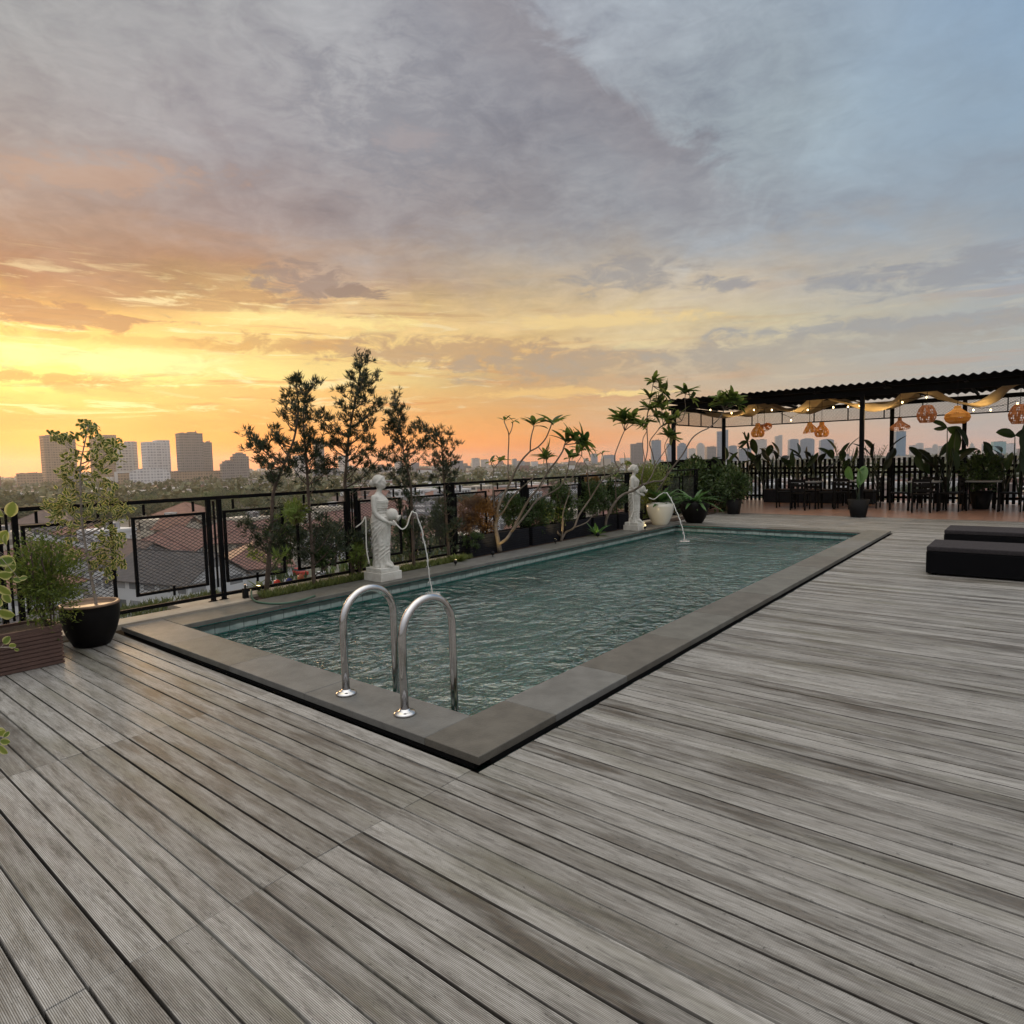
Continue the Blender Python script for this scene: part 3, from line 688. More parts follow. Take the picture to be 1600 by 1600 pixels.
# --- variegated standard in the black pot
def var_tree():
    rng = random.Random(21); base = Vector((-6.36, 1.93, .30)); dep = depth(base)
    t = thing('variegated_fig', 'small tree with cream edged variegated leaves growing in the black pot', 'tree', base)
    tp = smooth_path([base]+[D(x, y, dep) for x, y in ((150,945),(143,905),(135,862),(128,812),(126,765),(126,725),(133,690),(138,664))], 4); n = len(tp)
    g = MB(); g.tube(tp, [.014*(1-.75*i/(n-1)) for i in range(n)], 8); cr = MB()
    cl = [(134,660),(140,668),(147,672),(85,680),(92,684),(100,688),(110,685),(128,680),(150,688),(160,690),(178,694),(185,697),(170,706),(150,706),(138,715),(105,714),(108,728),(95,735),(102,742),(120,712),(150,722),(168,716),(180,718),
          (100,755),(112,760),(125,748),(140,745),(155,742),(165,755),(175,762),(120,770),(105,778),(95,788),(80,795),(75,790),(90,800),(108,795),(135,780),(150,775),(168,778),(180,786),(192,797),(198,795),(188,805),(172,800),(155,795),(140,798),
          (85,810),(98,818),(110,825),(125,820),(160,820),(170,832),(180,838),(188,845),(175,850),(160,845),(150,858),(165,865),(180,868),(190,878),(175,885),(160,880),(148,885),(110,845),(118,862),(108,870),(170,897),(130,805),(118,735),(160,730),(145,760)]
    for x, y in cl:
        c = D(x, y, dep+rng.uniform(-.22, .22)); cand = [p for p in tp if p.z < c.z+.03] or [tp[4]]
        j = min(cand, key=lambda p: abs((c.z-p.z)-.45*Vector((c.x-p.x, c.y-p.y, 0)).length)+.2*(c-p).length)
        bp = smooth_path([j, j.lerp(c, .5)+Vector((0, 0, -.02)), c], 3); g.tube(bp, [.0038*(1-.6*i/(len(bp)-1)) for i in range(len(bp))], 5)
        for k in range(19):
            p = c+rv(rng, .024); d = (ru(rng)+Vector((0, 0, .35))).normalized()
            cr.leaf(p, d, ru(rng)+Vector((0, 0, .8)), rng.uniform(.036, .052), rng.uniform(.026, .036), .25, .2, 2, rng=rng)
    part(g, 'trunk', GBARK, t, True); part(cr, 'crown', VAR, t)
var_tree()
# --- upright shrub in the long planter
def bush_mesh(c, rad, n, L, W, rng, clumps=26, shape=1.0, up=.5, seg=1, box=False, inner=.35):
    mb = MB(); c = Vector(c); cs = []
    for k in range(clumps):
        if box: q = Vector((rng.uniform(-1, 1), rng.uniform(-1, 1), rng.uniform(-1, 1)))
        else:
            q = ru(rng)*rng.uniform(inner, 1)**.6
        cs.append(Vector((q.x*rad[0], q.y*rad[1], q.z*rad[2]))*.86)
    for k in range(n):
        q = cs[k % clumps]; r_ = min(rad)*.33
        p = c+q+rv(rng, r_*.62); d = (q.normalized() if q.length > .01 else Vector((0, 0, 1)))+ru(rng)*.9+Vector((0, 0, up))
        mb.leaf(p, d, ru(rng)+Vector((0, 0, .8)), L*rng.uniform(.7, 1.2), W*rng.uniform(.8, 1.2), .2, .2, seg, rng=rng)
    return mb
def shrub(name, label, c, rad, n, L, W, m_, seed, group=None, cat='shrub', stem=True, **kw):
    rng = random.Random(seed); c = Vector(c); b = Vector((c.x, c.y, c.z-rad[2]))
    t = thing(name, label, cat, b, group); part(bush_mesh(c, rad, n, L, W, rng, **kw), 'foliage', m_, t)
    if stem:
        g = MB()
        for k in range(6):
            e = c+Vector((rng.uniform(-.6, .6)*rad[0], rng.uniform(-.6, .6)*rad[1], rng.uniform(0, .8)*rad[2]))
            g.tube(smooth_path([b+Vector((rng.uniform(-.03, .03), rng.uniform(-.03, .03), -.04)), b.lerp(e, .5)+rv(rng, .02), e], 3), .006, 5)
        part(g, 'stems', BARK, t)
    return t
SHR = leafmat('bright_shrub_leaf', (.055, .095, .014), (.18, .22, .035), trans=.5)
c0 = D(72, 882, 5.05)
shrub('upright_shrub', 'dense egg shaped green shrub in the grey ribbed planter', (c0.x, c0.y, .65), (.24, .24, .37), 5200, .036, .013, SHR, 31, clumps=60, inner=.05)
shrub('planter_undergrowth', 'loose green shrub behind the upright one in the grey planter', (-6.2, .95, .5), (.14, .42, .24), 1500, .04, .016, GRN, 32, clumps=30)
# --- broad variegated leaves at the left margin
def cream_plant(name, label, base, tips, seed):
    rng = random.Random(seed); t = thing(name, label, 'plant', base); g = MB(); lf = MB()
    for (x, y, dp), lv in tips:
        e = D(x, y, dp); bp = smooth_path([Vector(base), Vector(base).lerp(e, .55)+Vector((0, 0, .06)), e], 5)
        g.tube(bp, [.005*(1-.5*i/(len(bp)-1)) for i in range(len(bp))], 6)
        for (lx, ly, L, ang) in lv:
            p = D(lx, ly, dp+rng.uniform(-.05, .05)); d = (R_*math.cos(ang)+U_*math.sin(ang)+F_*rng.uniform(-.3, .3))
            lf.leaf(p, d, -F_+ru(rng)*.5, L, L*.72, .18, .15, 3, rng=rng)
            g.tube([min(bp, key=lambda q: (q-p).length), p], .0018, 5)
    part(g, 'stems', GBARK, t, True); part(lf, 'leaves', VARB, t, True)
cream_plant('variegated_rubber_plant', 'plant with broad cream edged leaves leaning in from the left margin', (-5.75, .45, .3),
 [((2,760,4.1), [(16,808,.10,1.3),(6,806,.07,2.6),(-3,850,.10,1.0),(10,852,.075,1.6),(14,872,.07,-.9),(6,870,.075,-1.9),(-4,880,.1,.3)]),
  ((0,830,4.1), [(8,893,.075,.5),(-2,900,.09,.1),(20,905,.055,-.1),(30,905,.045,.3),(6,925,.08,-1.2),(0,935,.08,-2.2),(-4,915,.09,-.8),(-5,955,.1,-.4),(4,960,.07,-.2)]),
  ((24,1012,4.0), [(6,1006,.065,.8),(14,1010,.05,.2),(0,1012,.05,-2.8),(22,1014,.03,-.3)])], 41)
cream_plant('variegated_seedling', 'sprig of pale edged leaves at the left margin low over the deck', (-3.8, .32, .3),
 [((-6,1150,2.7), [(-4,1150,.045,.6),(0,1158,.04,-.1),(-2,1165,.05,-.7),(6,1152,.028,.9),(-10,1145,.05,.2)])], 42)
# ------------------------------------------------------------------ statues
def statue_mesh():
    mb = MB()
    def ell(c, r, seg=16):
        n = 10; prof = [(math.sin(PI*k/n)*1.0, -math.cos(PI*k/n)) for k in range(n+1)]
        o = len(mb.v); vs = []; fs = []
        for a, z in prof:
            for k in range(seg): vs.append((c[0]+r[0]*a*math.cos(2*PI*k/seg), c[1]+r[1]*a*math.sin(2*PI*k/seg), c[2]+r[2]*z))
        for i in range(n):
            for k in range(seg): fs.append((i*seg+k, i*seg+(k+1) % seg, (i+1)*seg+(k+1) % seg, (i+1)*seg+k))
        mb.add(vs, fs)
    # draped skirt and torso, rings (z, x centre, half depth x, half width y, fold strength)
    rings = [(0,-.005,.115,.112,1.),(.03,-.005,.112,.11,1.),(.1,-.008,.106,.106,1.),(.2,-.008,.104,.106,1.),(.3,-.004,.110,.112,1.),(.4,0,.114,.118,.9),(.5,-.002,.120,.124,.7),(.58,-.006,.122,.126,.5),
             (.64,-.01,.110,.116,.3),(.69,-.012,.092,.10,.2),(.73,-.01,.086,.094,.15),(.78,-.002,.092,.10,.12),(.82,.006,.098,.104,.1),(.86,.002,.088,.108,0),(.90,-.012,.066,.108,0),(.925,-.018,.046,.08,0),(.95,-.018,.034,.04,0)]
    seg = 64; vs = []; fs = []
    for z, cx, rx, ry, fo in rings:
        for k in range(seg):
            a = 2*PI*k/seg
            f = 1+fo*.055*math.sin(9*a+z*9+1.5*math.sin(z*14))+fo*.03*math.sin(17*a-z*22)
            if z < .45: f += fo*.03*math.sin(a*2+z*30)
            vs.append((cx+rx*f*math.cos(a), ry*f*math.sin(a), z))
    for i in range(len(rings)-1):
        for k in range(seg): fs.append((i*seg+k, i*seg+(k+1) % seg, (i+1)*seg+(k+1) % seg, (i+1)*seg+k))
    fs += [tuple(range(seg))[::-1], tuple((len(rings)-1)*seg+k for k in range(seg))]
    mb.add(vs, fs)
    # neckline roll, sash, drape folds
    def loop(z, cx, rx, ry, r, tilt=0., a0=0, a1=2*PI):
        n = 40; pts = [(cx+rx*math.cos(a0+(a1-a0)*k/n), ry*math.sin(a0+(a1-a0)*k/n), z+tilt*math.cos(a0+(a1-a0)*k/n)) for k in range(n+1)]
        mb.tube(pts, r, 6)
    loop(.845, .003, .094, .108, .008); loop(.825, .005, .098, .107, .006)
    for k in range(4): loop(.80-.022*k, .0, .096-.001*k, .104, .0045, -.004)
    for k in range(5): loop(.60-.05*k, -.004, .121, .124, .009, .05+.03*k)
    for k in range(6): loop(.36-.055*k, -.005, .109, .110, .007, .05+.012*k)
    loop(.70, -.01, .096, .103, .008)
    # neck and head, looking along +x
    mb.tube([(-.018,0,.92), (-.008,0,.96), (.002,0,1.0)], [.042,.034,.034], 14)
    ell((.012,0,1.075), (.072,.062,.088)); ell((.034,0,1.04), (.046,.044,.052)); ell((.058,0,1.012), (.02,.02,.016))
    mb.tube([(.078,0,1.09), (.092,0,1.058), (.080,0,1.05)], [.007,.0105,.007], 8)      # nose
    for s in (-1, 1):
        ell((.072,s*.024,1.078), (.010,.012,.006)); ell((.068,s*.026,1.094), (.012,.02,.005)); ell((.05,s*.036,1.045), (.02,.018,.022))
        ell((.01,s*.062,1.065), (.012,.008,.02))
    ell((.077,0,1.033), (.009,.018,.0045)); ell((.075,0,1.023), (.009,.014,.005))
    # hair: cap with swept strands and a bun
    ell((-.012,0,1.098), (.083,.072,.078)); ell((-.09,0,1.068), (.045,.05,.05))
    for k in range(9):
        a = -1.2+2.4*k/8
        mb.tube([(.06*math.cos(a*.5), .055*math.sin(a), 1.135-.02*abs(a)), (.0, .076*math.sin(a*.9), 1.14-.05*abs(a)), (-.05, .06*math.sin(a*.8), 1.12-.05*abs(a)), (-.095, .03*math.sin(a), 1.09)], [.009,.012,.011,.009], 6)
    mb.tube([(.052,0,1.15), (.05,.04,1.135), (.03,.064,1.10), (-.01,.072,1.06)], .012, 8); mb.tube([(.052,0,1.15), (.05,-.04,1.135), (.03,-.064,1.10), (-.01,-.072,1.06)], .012, 8)
    # arms: shoulder, elbow, wrist
    for s in (-1, 1):
        ell((-.03,s*.108,.885), (.042,.038,.042))
        mb.tube(smooth_path([(-.03,s*.112,.89), (-.03,s*.128,.80), (-.012,s*.128,.69), (.06,s*.108,.62), (.125,s*.062 if s < 0 else .07,.575)], 4), [.037,.037,.036,.035,.034,.033,.032,.032,.031,.030,.029,.027,.025,.023,.021,.02,.019], 12)
        ell((.145,s*.055,.565), (.03,.017,.022))
        for k in range(5):
            if k == 4: pts = [(.135,s*.045,.580), (.150,s*.024,.592), (.165,s*.015,.60)]
            else:
                q = k*.011; L = (.050,.056,.054,.044)[k]
                pts = [(.160-q*.3,s*.05,.578-q), (.160+L*.55-q*.3,s*.036,.575-q*1.1), (.160+L*.8,s*.018,.560-q*1.1)]
            mb.tube(pts, [.0075,.007,.0055], 7)
    # jug held against the hip, mouth tipped outward
    ax = Vector((.78,0,-.42)).normalized(); o = Vector((.10,0,.70))
    mb.lathe(o, [(.02,-.015), (.045,0), (.066,.025), (.076,.06), (.072,.09), (.052,.118), (.030,.138), (.028,.15), (.044,.165), (.042,.175), (.026,.175)], 24, axis=ax)
    # feet
    for s, fx in ((-1, .13), (1, .10)):
        mb.tube([(.02,s*.045,.05), (.09,s*.05,.035), (fx+.015,s*.052,.018)], [.04,.03,.02], 10)
        for k in range(4): ell((fx+.03-.004*k,s*.04+(k-1.0)*.011*s,.012), (.014,.0065,.009), 8)
    return mb
def statue(name, label, c, rz, h):
    t = thing(name, label, 'statue', c, 'white jug bearer statues beside the pool', 0.)
    mb = statue_mesh(); tmp = mb.build('figure', WHITEST); 
    md = tmp.modifiers.new('r', 'REMESH'); md.mode = 'VOXEL'; md.voxel_size = .0055; md.use_smooth_shade = True
    dg = bpy.context.evaluated_depsgraph_get(); me = bpy.data.meshes.new_from_object(tmp.evaluated_get(dg)); bpy.data.objects.remove(tmp)
    me.polygons.foreach_set('use_smooth', [True]*len(me.polygons))
    sc_ = h/1.185
    bm = bmesh.new(); bm.from_mesh(me); bmesh.ops.smooth_vert(bm, verts=bm.verts, factor=.35, use_axis_x=True, use_axis_y=True, use_axis_z=True)
    bmesh.ops.transform(bm, matrix=Matrix.Translation((0, 0, .165))@Matrix.Scale(sc_, 4)@Matrix.Rotation(rz, 4, 'Z'), verts=bm.verts); bm.to_mesh(me); bm.free()
    me.materials.clear(); me.materials.append(WHITEST)
    f = bpy.data.objects.new('figure', me); col.objects.link(f); f.parent = t
    p = MB(); p.box((0,0,.055), (.34,.34,.11)); p.box((0,0,.1375), (.30,.30,.055)); pe = p.build('pedestal', WHITEST, t); bevel(pe, .008)
    return t
s1 = statue('jug_statue', 'white stone woman pouring from a jug, near the middle of the left coping', (-6.43, 5.22, .05), math.radians(28), 1.18)
s2 = statue('jug_statue', 'white stone jug bearer farther down the coping behind bare branches', (-6.40, 11.78, .05), math.radians(20), 1.19)
WJET = mat('falling_water', (.60, .60, .56), .12, 0, .1, 40, .2, 40)
HOSE = mat('white_hose', (.62, .60, .54), .4)
def jet(label, hose_px, fall_px, dep0, r=.012, group='fountain jets'):
    e = G(*fall_px[-1], -.13); d1 = depth(e); n = len(fall_px)
    pts = []
    for i, (x, y) in enumerate(fall_px):
        q = i/(n-1); pts.append(D(x, y, dep0+(d1-dep0)*q))
    t = thing('water_jet', label, 'water jet', pts[0], group)
    rng = random.Random(3); sp = smooth_path(pts, 4)
    g = MB()
    for k in range(34):
        p = sp[int(rng.uniform(.3, 1)*(len(sp)-1))]+rv(rng, .016); s3 = rng.uniform(.003, .006); g.tube([p, p-Vector((0, 0, s3*3.5))], [s3, s3*.5], 5)
    g.tube([p+rv(rng, .0045) for p in sp], [r*(.65+.5*rng.random())*(1.15-.5*abs(i/len(sp)-.25)) for i in range(len(sp))], 7); part(g, 'stream', WJET, t, True)
    sx = MB()
    for k in range(26):
        a = rng.uniform(0, 2*PI); rr = rng.uniform(.0, .09)
        p = e+Vector((math.cos(a)*rr, math.sin(a)*rr, 0)); h = rng.uniform(.01, .06)*(1-rr*6)
        if k == 0: sx.lathe(e, [(.10, .001), (.06, .006), (.01, .008)], 20)
        sx.tube([p-Vector((0, 0, .004)), p+Vector((math.cos(a)*.02, math.sin(a)*.02, max(.006, h)))], [.006, .002], 5)
    sx.build('splash', WJET, t, t.location)
    hp = [D(x, y, dep0) for x, y in hose_px]
    h = thing('fountain_hose', label.replace('arc of water falling', 'white hose feeding the arc of water'), 'hose', hp[0], 'fountain hoses')
    g = MB(); g.tube(smooth_path(hp, 4), .0085, 8); part(g, 'hose', HOSE, h, True)
dS1 = depth((-6.2, 5.15, .6)); dS2 = depth((-6.2, 11.7, .6))
jet('arc of water falling from the near statue\'s jug', [(614,813),(622,822),(629,827),(636,821),(640,808),(644,799)], [(644,799),(650,803),(655,815),(658,826),(663,846),(668,874),(671,903),(676,929)], dS1, .0095)
jet('arc of water falling from the far statue\'s jug', [(1014,778),(1022,780),(1030,774),(1036,770)], [(1036,770),(1042,771),(1047,777),(1052,788),(1058,801),(1063,815),(1067,829),(1070,846)], dS2, .0115)
hz = thing('supply_hose', 'white hose hanging down behind the far statue', 'hose', (-6.4, 11.6, .1)); g = MB()
g.tube(smooth_path([D(x, y, dS2-.05) for x, y in ((989,770),(989,780),(990,795),(987,805),(984,812),(983,822))], 4), .009, 8); part(g, 'hose', HOSE, hz, True)
hz = thing('supply_hose', 'white pipe rising behind the near statue\'s skirt', 'hose', (-6.5, 5.1, .2)); g = MB()
g.tube(smooth_path([D(x, y, dS1+.1) for x, y in ((556,824),(566,816),(571,808),(572,835),(573,860),(577,880))], 4), .008, 8); part(g, 'hose', HOSE, hz, True)
gh = thing('garden_hose', 'green hose lying along the near coping by the tap', 'hose', G(392, 938, .06)); g = MB()
g.tube(smooth_path([G(392,922,.12), G(395,936,.07), G(410,942,.062), G(440,943,.062), G(470,938,.062), G(492,931,.062)], 5), .011, 8); part(g, 'hose', mat('green_rubber', (.05, .11, .07), .5), gh, True)
tp_ = thing('garden_tap', 'small metal tap post at the corner of the planting bed', 'tap', G(384, 936, .05)); b_ = Vector(tp_.location); g = MB()
g.box(b_+Vector((0, 0, .06)), (.05, .05, .12)); part(g, 'post', BLACKM, tp_); g = MB(); g.tube([b_+Vector((0, 0, .12)), b_+Vector((0, 0, .16)), b_+Vector((.03, 0, .165)), b_+Vector((.045, 0, .14))], .01, 8); part(g, 'spout', STEEL, tp_, True)
g = MB(); g.tube([b_+Vector((-.02, 0, .175)), b_+Vector((.02, 0, .175))], .005, 6); part(g, 'handle', STEEL, tp_)
# ------------------------------------------------------------------ frangipanis
def frangi(label, base, branches, rosettes, seed, r0, dscale=.25):
    rng = random.Random(seed); base = Vector(base); dep = depth(base)
    t = thing('frangipani', label, 'tree', base, 'bare limbed frangipanis beside the pool')
    g = MB(); lf = MB(); tips = {}
    nodes = {}
    for br, ra, rb in branches:
        pts = []
        for i, (x, y) in enumerate(br):
            k = (round(x), round(y))
            if k not in nodes: nodes[k] = (nodes[(round(br[i-1][0]), round(br[i-1][1]))] if i else 0)+(rng.uniform(-dscale, dscale)*.5 if i or len(nodes) else 0)
            pts.append(D(x, y, dep+nodes[k]))
        if pts and (pts[0]-base).length < .15: pts[0] = base
        sp = smooth_path(pts, 4); n = len(sp)
        rad = [.82*(ra+(rb-ra)*i/(n-1)) for i in range(n)]
        g.tube(sp, rad, 9); tips[(round(br[-1][0]), round(br[-1][1]))] = nodes[(round(br[-1][0]), round(br[-1][1]))]
    for x, y, n, L in rosettes:
        k = min(nodes, key=lambda q: (q[0]-x)**2+(q[1]-y)**2); c = D(x, y, dep+nodes[k]); e = D(k[0], k[1], dep+nodes[k])
        ax = (c-e); ax = (ax.normalized()+Vector((0, 0, .6))).normalized() if ax.length > .01 else Vector((0, 0, 1))
        if (c-e).length > .03 and (c-e).length < .6: g.tube([e, c], .008, 6)
        for q in range(int(n*1.5)):
            a = q*2.4+rng.uniform(-.45, .45); s_ = ax.orthogonal().normalized(); s2_ = ax.cross(s_)
            d = (s_*math.cos(a)+s2_*math.sin(a))*rng.uniform(.6, 1.0)+ax*rng.uniform(.15, .95)
            lf.leaf(c+rv(rng, .012), d, ax+ru(rng)*.25, 1.12*L*rng.uniform(.6, 1.2), L*.34, .3, rng.uniform(.15, .5), 3, rng=rng)
    part(g, 'trunk', LIMB, t, True)
    if lf.v: part(lf, 'leaves', FRA, t)
    return t
A = lambda l: [(x/6.154+700, y/6.154+680) for x, y in l]
frangi('frangipani with a lamp lit lower trunk, nearest of the frangipanis', PX(781, 862, -6.73), [
 ([(781,862),(779,849),(775.6,831),(774.7,818),(778,808)], .05, .034),
 ([(778,808),(778,794),(788.6,771),(797.5,753),(807,732),(817,717),(828.4,705)], .028, .016),
 ([(828.4,705),(829,690),(831,678),(834,668)], .014, .011), ([(828.4,705),(841,698),(852,686),(858,673),(861,665)], .015, .011),
 ([(797.5,753),(794,742),(794,712),(795,680),(791,667),(788,660)], .014, .009), ([(795,680),(799,672),(801,664)], .009, .008),
 ([(774.7,818),(772,790),(770,753),(771.5,732),(768,726)], .012, .007), ([(771.5,732),(779,723)], .008, .007),
 ([(778,808),(788,797),(797.5,781),(814,763),(830,750),(845,735)], .018, .010),
 ([(780,850),(791,842.5),(799,831),(804,823),(817,797),(830,776),(841,763),(856,737),(869,721),(879,705),(882,695)], .032, .013),
 ([(799,831),(804,826),(823.5,802),(840,781),(859,771),(875.5,760),(885,742),(889,722)], .022, .010), ([(856,737),(855,727)], .010, .008), ([(840,781),(844,764),(852,750)], .009, .007)],
 [(834,664,7,.26),(862,661,9,.28),(788,657,3,.16),(801,660,3,.16),(768,722,3,.15),(780,720,4,.17),(884,690,7,.26),(896,686,12,.27),(908,692,12,.27),(853,717,10,.22),(849,708,6,.2),(890,716,4,.2)], 61, .05)
frangi('low frangipani with spreading grey limbs and a glowing stub, middle of the frangipanis', PX(877, 845, -6.73), [
 ([(877,845),(877,839),(871,832),(869,826)], .035, .018), ([(877,839),(880,824),(880,810)], .018, .010), ([(871,832),(872,815),(873,804)], .016, .010),
 ([(877,839),(884,832),(896.6,824.6),(904.7,805),(922.6,779),(935.6,758),(945,746.6),(960,740),(967,733),(973,723)], .026, .009),
 ([(945,746.6),(943.7,729),(942,712),(938,707)], .011, .008), ([(922.6,779),(919,753),(917.7,730),(913,722)], .011, .006),
 ([(896.6,824.6),(916,816.5),(926,806),(931,804)], .014, .006), ([(888.5,774),(893,750),(900,727),(909,712)], .010, .007), ([(888.5,774),(880,800),(878,830)], .012, .014),
 ([(967,733),(960,716),(968,691),(975.6,673)], .013, .010), ([(893,750),(901,735),(908,722)], .008, .006)],
 [(875,800,9,.16),(878,806,7,.16),(975,724,4,.2),(941,709,3,.16),(914,719,2,.12),(909,703,9,.24),(904,710,7,.24),(976,662,12,.28),(984,656,12,.28),(970,655,8,.26),(990,662,8,.26)], 62, .04)
frangi('frangipani with long limbs sweeping right in front of the far statue', PX(946, 822, -6.73), [
 ([(946,822),(949,807),(962.5,783),(975,772),(989,767),(1003,758),(1010,755.6)], .034, .026),
 ([(962.5,783),(962,765),(962,748)], .014, .009),
 ([(1003,758),(1003,744),(1008,722),(1012,700),(1011,673),(1011,650)], .017, .011),
 ([(1010,755.6),(1018,744),(1023,728),(1019,707),(1015,691),(1025,676),(1036,663)], .016, .010),
 ([(1010,755.6),(1022,752),(1033,751.6),(1041,744),(1055,725),(1067,709.6),(1080.6,686),(1094,675),(1109,667.6),(1125,652),(1131,641)], .024, .011),
 ([(1041,744),(1044,728),(1038.6,699),(1042,688)], .011, .008), ([(1025,770),(1037,752),(1048,735)], .014, .010),
 ([(1036,663),(1055,660),(1065,657),(1071,640),(1070,624)], .012, .008), ([(1011,650),(1016,625),(1020,603)], .012, .008), ([(1011,673),(1004,690),(1008,722)], .009, .010), ([(1023,728),(1035,710),(1048,690),(1054,668)], .011, .007)],
 [(1021,597,11,.25),(1030,606,9,.25),(1036,614,8,.25),(1016,622,9,.25),(1026,628,10,.26),(1014,640,10,.26),(1034,640,11,.26),(1022,650,9,.26),(1040,655,10,.26),(1050,660,9,.26),(1060,652,8,.25),(1004,664,9,.25),(1044,684,11,.25),
  (1071,615,13,.26),(1078,622,6,.24),(1131,632,14,.28),(1142,626,14,.28),(1124,624,8,.26),(1150,632,9,.26),(962,744,6,.12),(1052,676,8,.25),(1012,656,7,.26)], 63, .04)
# ------------------------------------------------------------------ hedge planters behind the coping
hp_ = [(7.25, 8.75, 'longest'), (8.85, 9.75, ''), (9.85, 10.75, ''), (10.85, 11.75, ''), (11.85, 12.9, '')]
wh = ('from under the rust coloured hedge, first of the row', 'second of the row, behind the lit frangipani', 'third of the row, behind the glowing stub', 'fourth of the row, before the far statue', 'last of the row, behind the far statue')
for i, (a, b, q) in enumerate(hp_): planter('ribbed_planter', 'dark ribbed planter, ' + wh[i], -7.04, -6.80, a, b, .30, DRIB, 'dark ribbed planters', z0=.03)
def hedge(label, px, py, dep, rad, n, m_, seed, L=.05, W=.022, clumps=50):
    c = D(px, py, dep)+Vector((0, 0, .05)); rad = (rad[0], rad[1]*1.2, rad[2]*1.25); n = int(n*1.45); return shrub('hedge_shrub', label, c, rad, n, L, W, m_, seed, 'hedge shrubs in the dark planters', 'shrub', True, clumps=clumps, inner=.1)
dd = lambda y: depth((-6.85, y, .6))
hedge('rust coloured hedge shrub behind the first dark planter', 748, 812, dd(7.9), (.22, .62, .30), 4200, BRN, 71, .045, .02)
hedge('small green shrub with upright tips between the rust hedge and the lit frangipani', 802, 800, dd(8.6), (.20, .34, .27), 2200, GRN, 72, .05, .02)
hedge('dark green hedge shrub behind the lit frangipani', 838, 808, dd(9.3), (.22, .45, .30), 3000, GRN, 73)
hedge('bright topped green shrub above the glowing stub', 878, 795, dd(10.0), (.24, .45, .36), 3200, GRN, 74)
hedge('dark shrub with rusty tips right of the glowing stub', 928, 782, dd(11.0), (.22, .50, .34), 3000, GRN, 75)
hedge('rusty brown shrub standing against the railing in mid row', 925, 768, dd(11.4), (.18, .35, .26), 1600, BRN, 76)
hedge('dark green shrub immediately left of the far statue', 962, 778, dd(12.0), (.22, .5, .36), 3000, GRN, 77)
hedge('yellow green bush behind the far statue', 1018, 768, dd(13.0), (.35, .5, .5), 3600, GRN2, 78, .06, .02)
hedge('green weeds in front of the first dark planter', 735, 850, dd(7.3), (.10, .30, .10), 700, GRN, 79, .05, .012, 20)
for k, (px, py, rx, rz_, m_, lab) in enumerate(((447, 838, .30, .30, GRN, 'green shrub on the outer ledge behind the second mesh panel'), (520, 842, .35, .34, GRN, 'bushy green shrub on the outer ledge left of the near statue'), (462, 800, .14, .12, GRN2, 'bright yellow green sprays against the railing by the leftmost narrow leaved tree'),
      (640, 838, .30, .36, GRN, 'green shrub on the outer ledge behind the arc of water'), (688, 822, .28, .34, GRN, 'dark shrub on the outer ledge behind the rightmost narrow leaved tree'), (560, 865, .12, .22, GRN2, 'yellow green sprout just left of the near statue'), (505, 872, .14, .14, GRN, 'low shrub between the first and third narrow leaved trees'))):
    q = PX(px, py, -7.45 if rx > .2 else -6.85); shrub('ledge_shrub', lab, q, (rx*.7, rx, rz_), 1900 if rx > .2 else 500, .06, .022, m_, 600+k, 'shrubs along the railing', clumps=40, inner=.1)
# ground cover in the bed and on the ledge
def grass_strip(name, label_unused, spans, n, m_, seed, L, z=.035, kind='stuff'):
    rng = random.Random(seed); mb = MB()
    for k in range(n):
        x0, x1, y0, y1 = spans[rng.randrange(len(spans))]
        p = Vector((rng.uniform(x0, x1), rng.uniform(y0, y1), z))
        if noise.noise(p*3.1+Vector((seed, 0, 0))) < -.28: continue
        mb.leaf(p, Vector((rng.gauss(0, .5), rng.gauss(0, .5), 1)), ru(rng), L*rng.uniform(.5, 1.3), L*.13, .1, .3, 1, rng=rng)
    o = mb.build(name, m_); o['kind'] = kind; return o
grass_strip('ground_cover', '', [(-6.87, -6.67, 3.75, 7.2)], 5200, GRASS, 1, .085)
grass_strip('ledge_plants', '', [(-8.3, -7.2, 1.9, 3.9)], 5200, leafmat('ledge_leaf', (.05, .075, .02), (.13, .15, .05)), 2, .09, z=-.12)
# spiky plants by the lamps
def spiky(label, c, n, L, W, m_, seed, up=.6, name='spiky_plant', group=None, cat='plant', droop=.35):
    rng = random.Random(seed); t = thing(name, label, cat, c, group); lf = MB()
    for k in range(n):
        a = rng.uniform(0, 2*PI); d = Vector((math.cos(a), math.sin(a), rng.uniform(up*.3, up*2.5)))
        lf.leaf(Vector(c)+rv(rng, .015), d, Vector((0, 0, 1)), L*rng.uniform(.6, 1.15), W, .3, droop*rng.uniform(.5, 1.4), 2, rng=rng)
    part(lf, 'leaves', m_, t); return t
spiky('yellow lit grassy tuft at the foot of the leftmost narrow leaved tree', G(402, 921, .04), 60, .16, .016, GRASS, 81)
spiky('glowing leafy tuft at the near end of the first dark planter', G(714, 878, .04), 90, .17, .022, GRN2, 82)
spiky('small dark rosette between the second and third narrow leaved trees', G(515, 903, .04), 40, .13, .014, GRN, 83)
spiky('spider plant with pale arching blades right of the near statue', G(665, 884, .04), 50, .15, .014, GRASS, 84)
spiky('young fern at the foot of the second frangipani limb', G(932, 838, .04), 24, .3, .05, FERN, 85, 1.0)
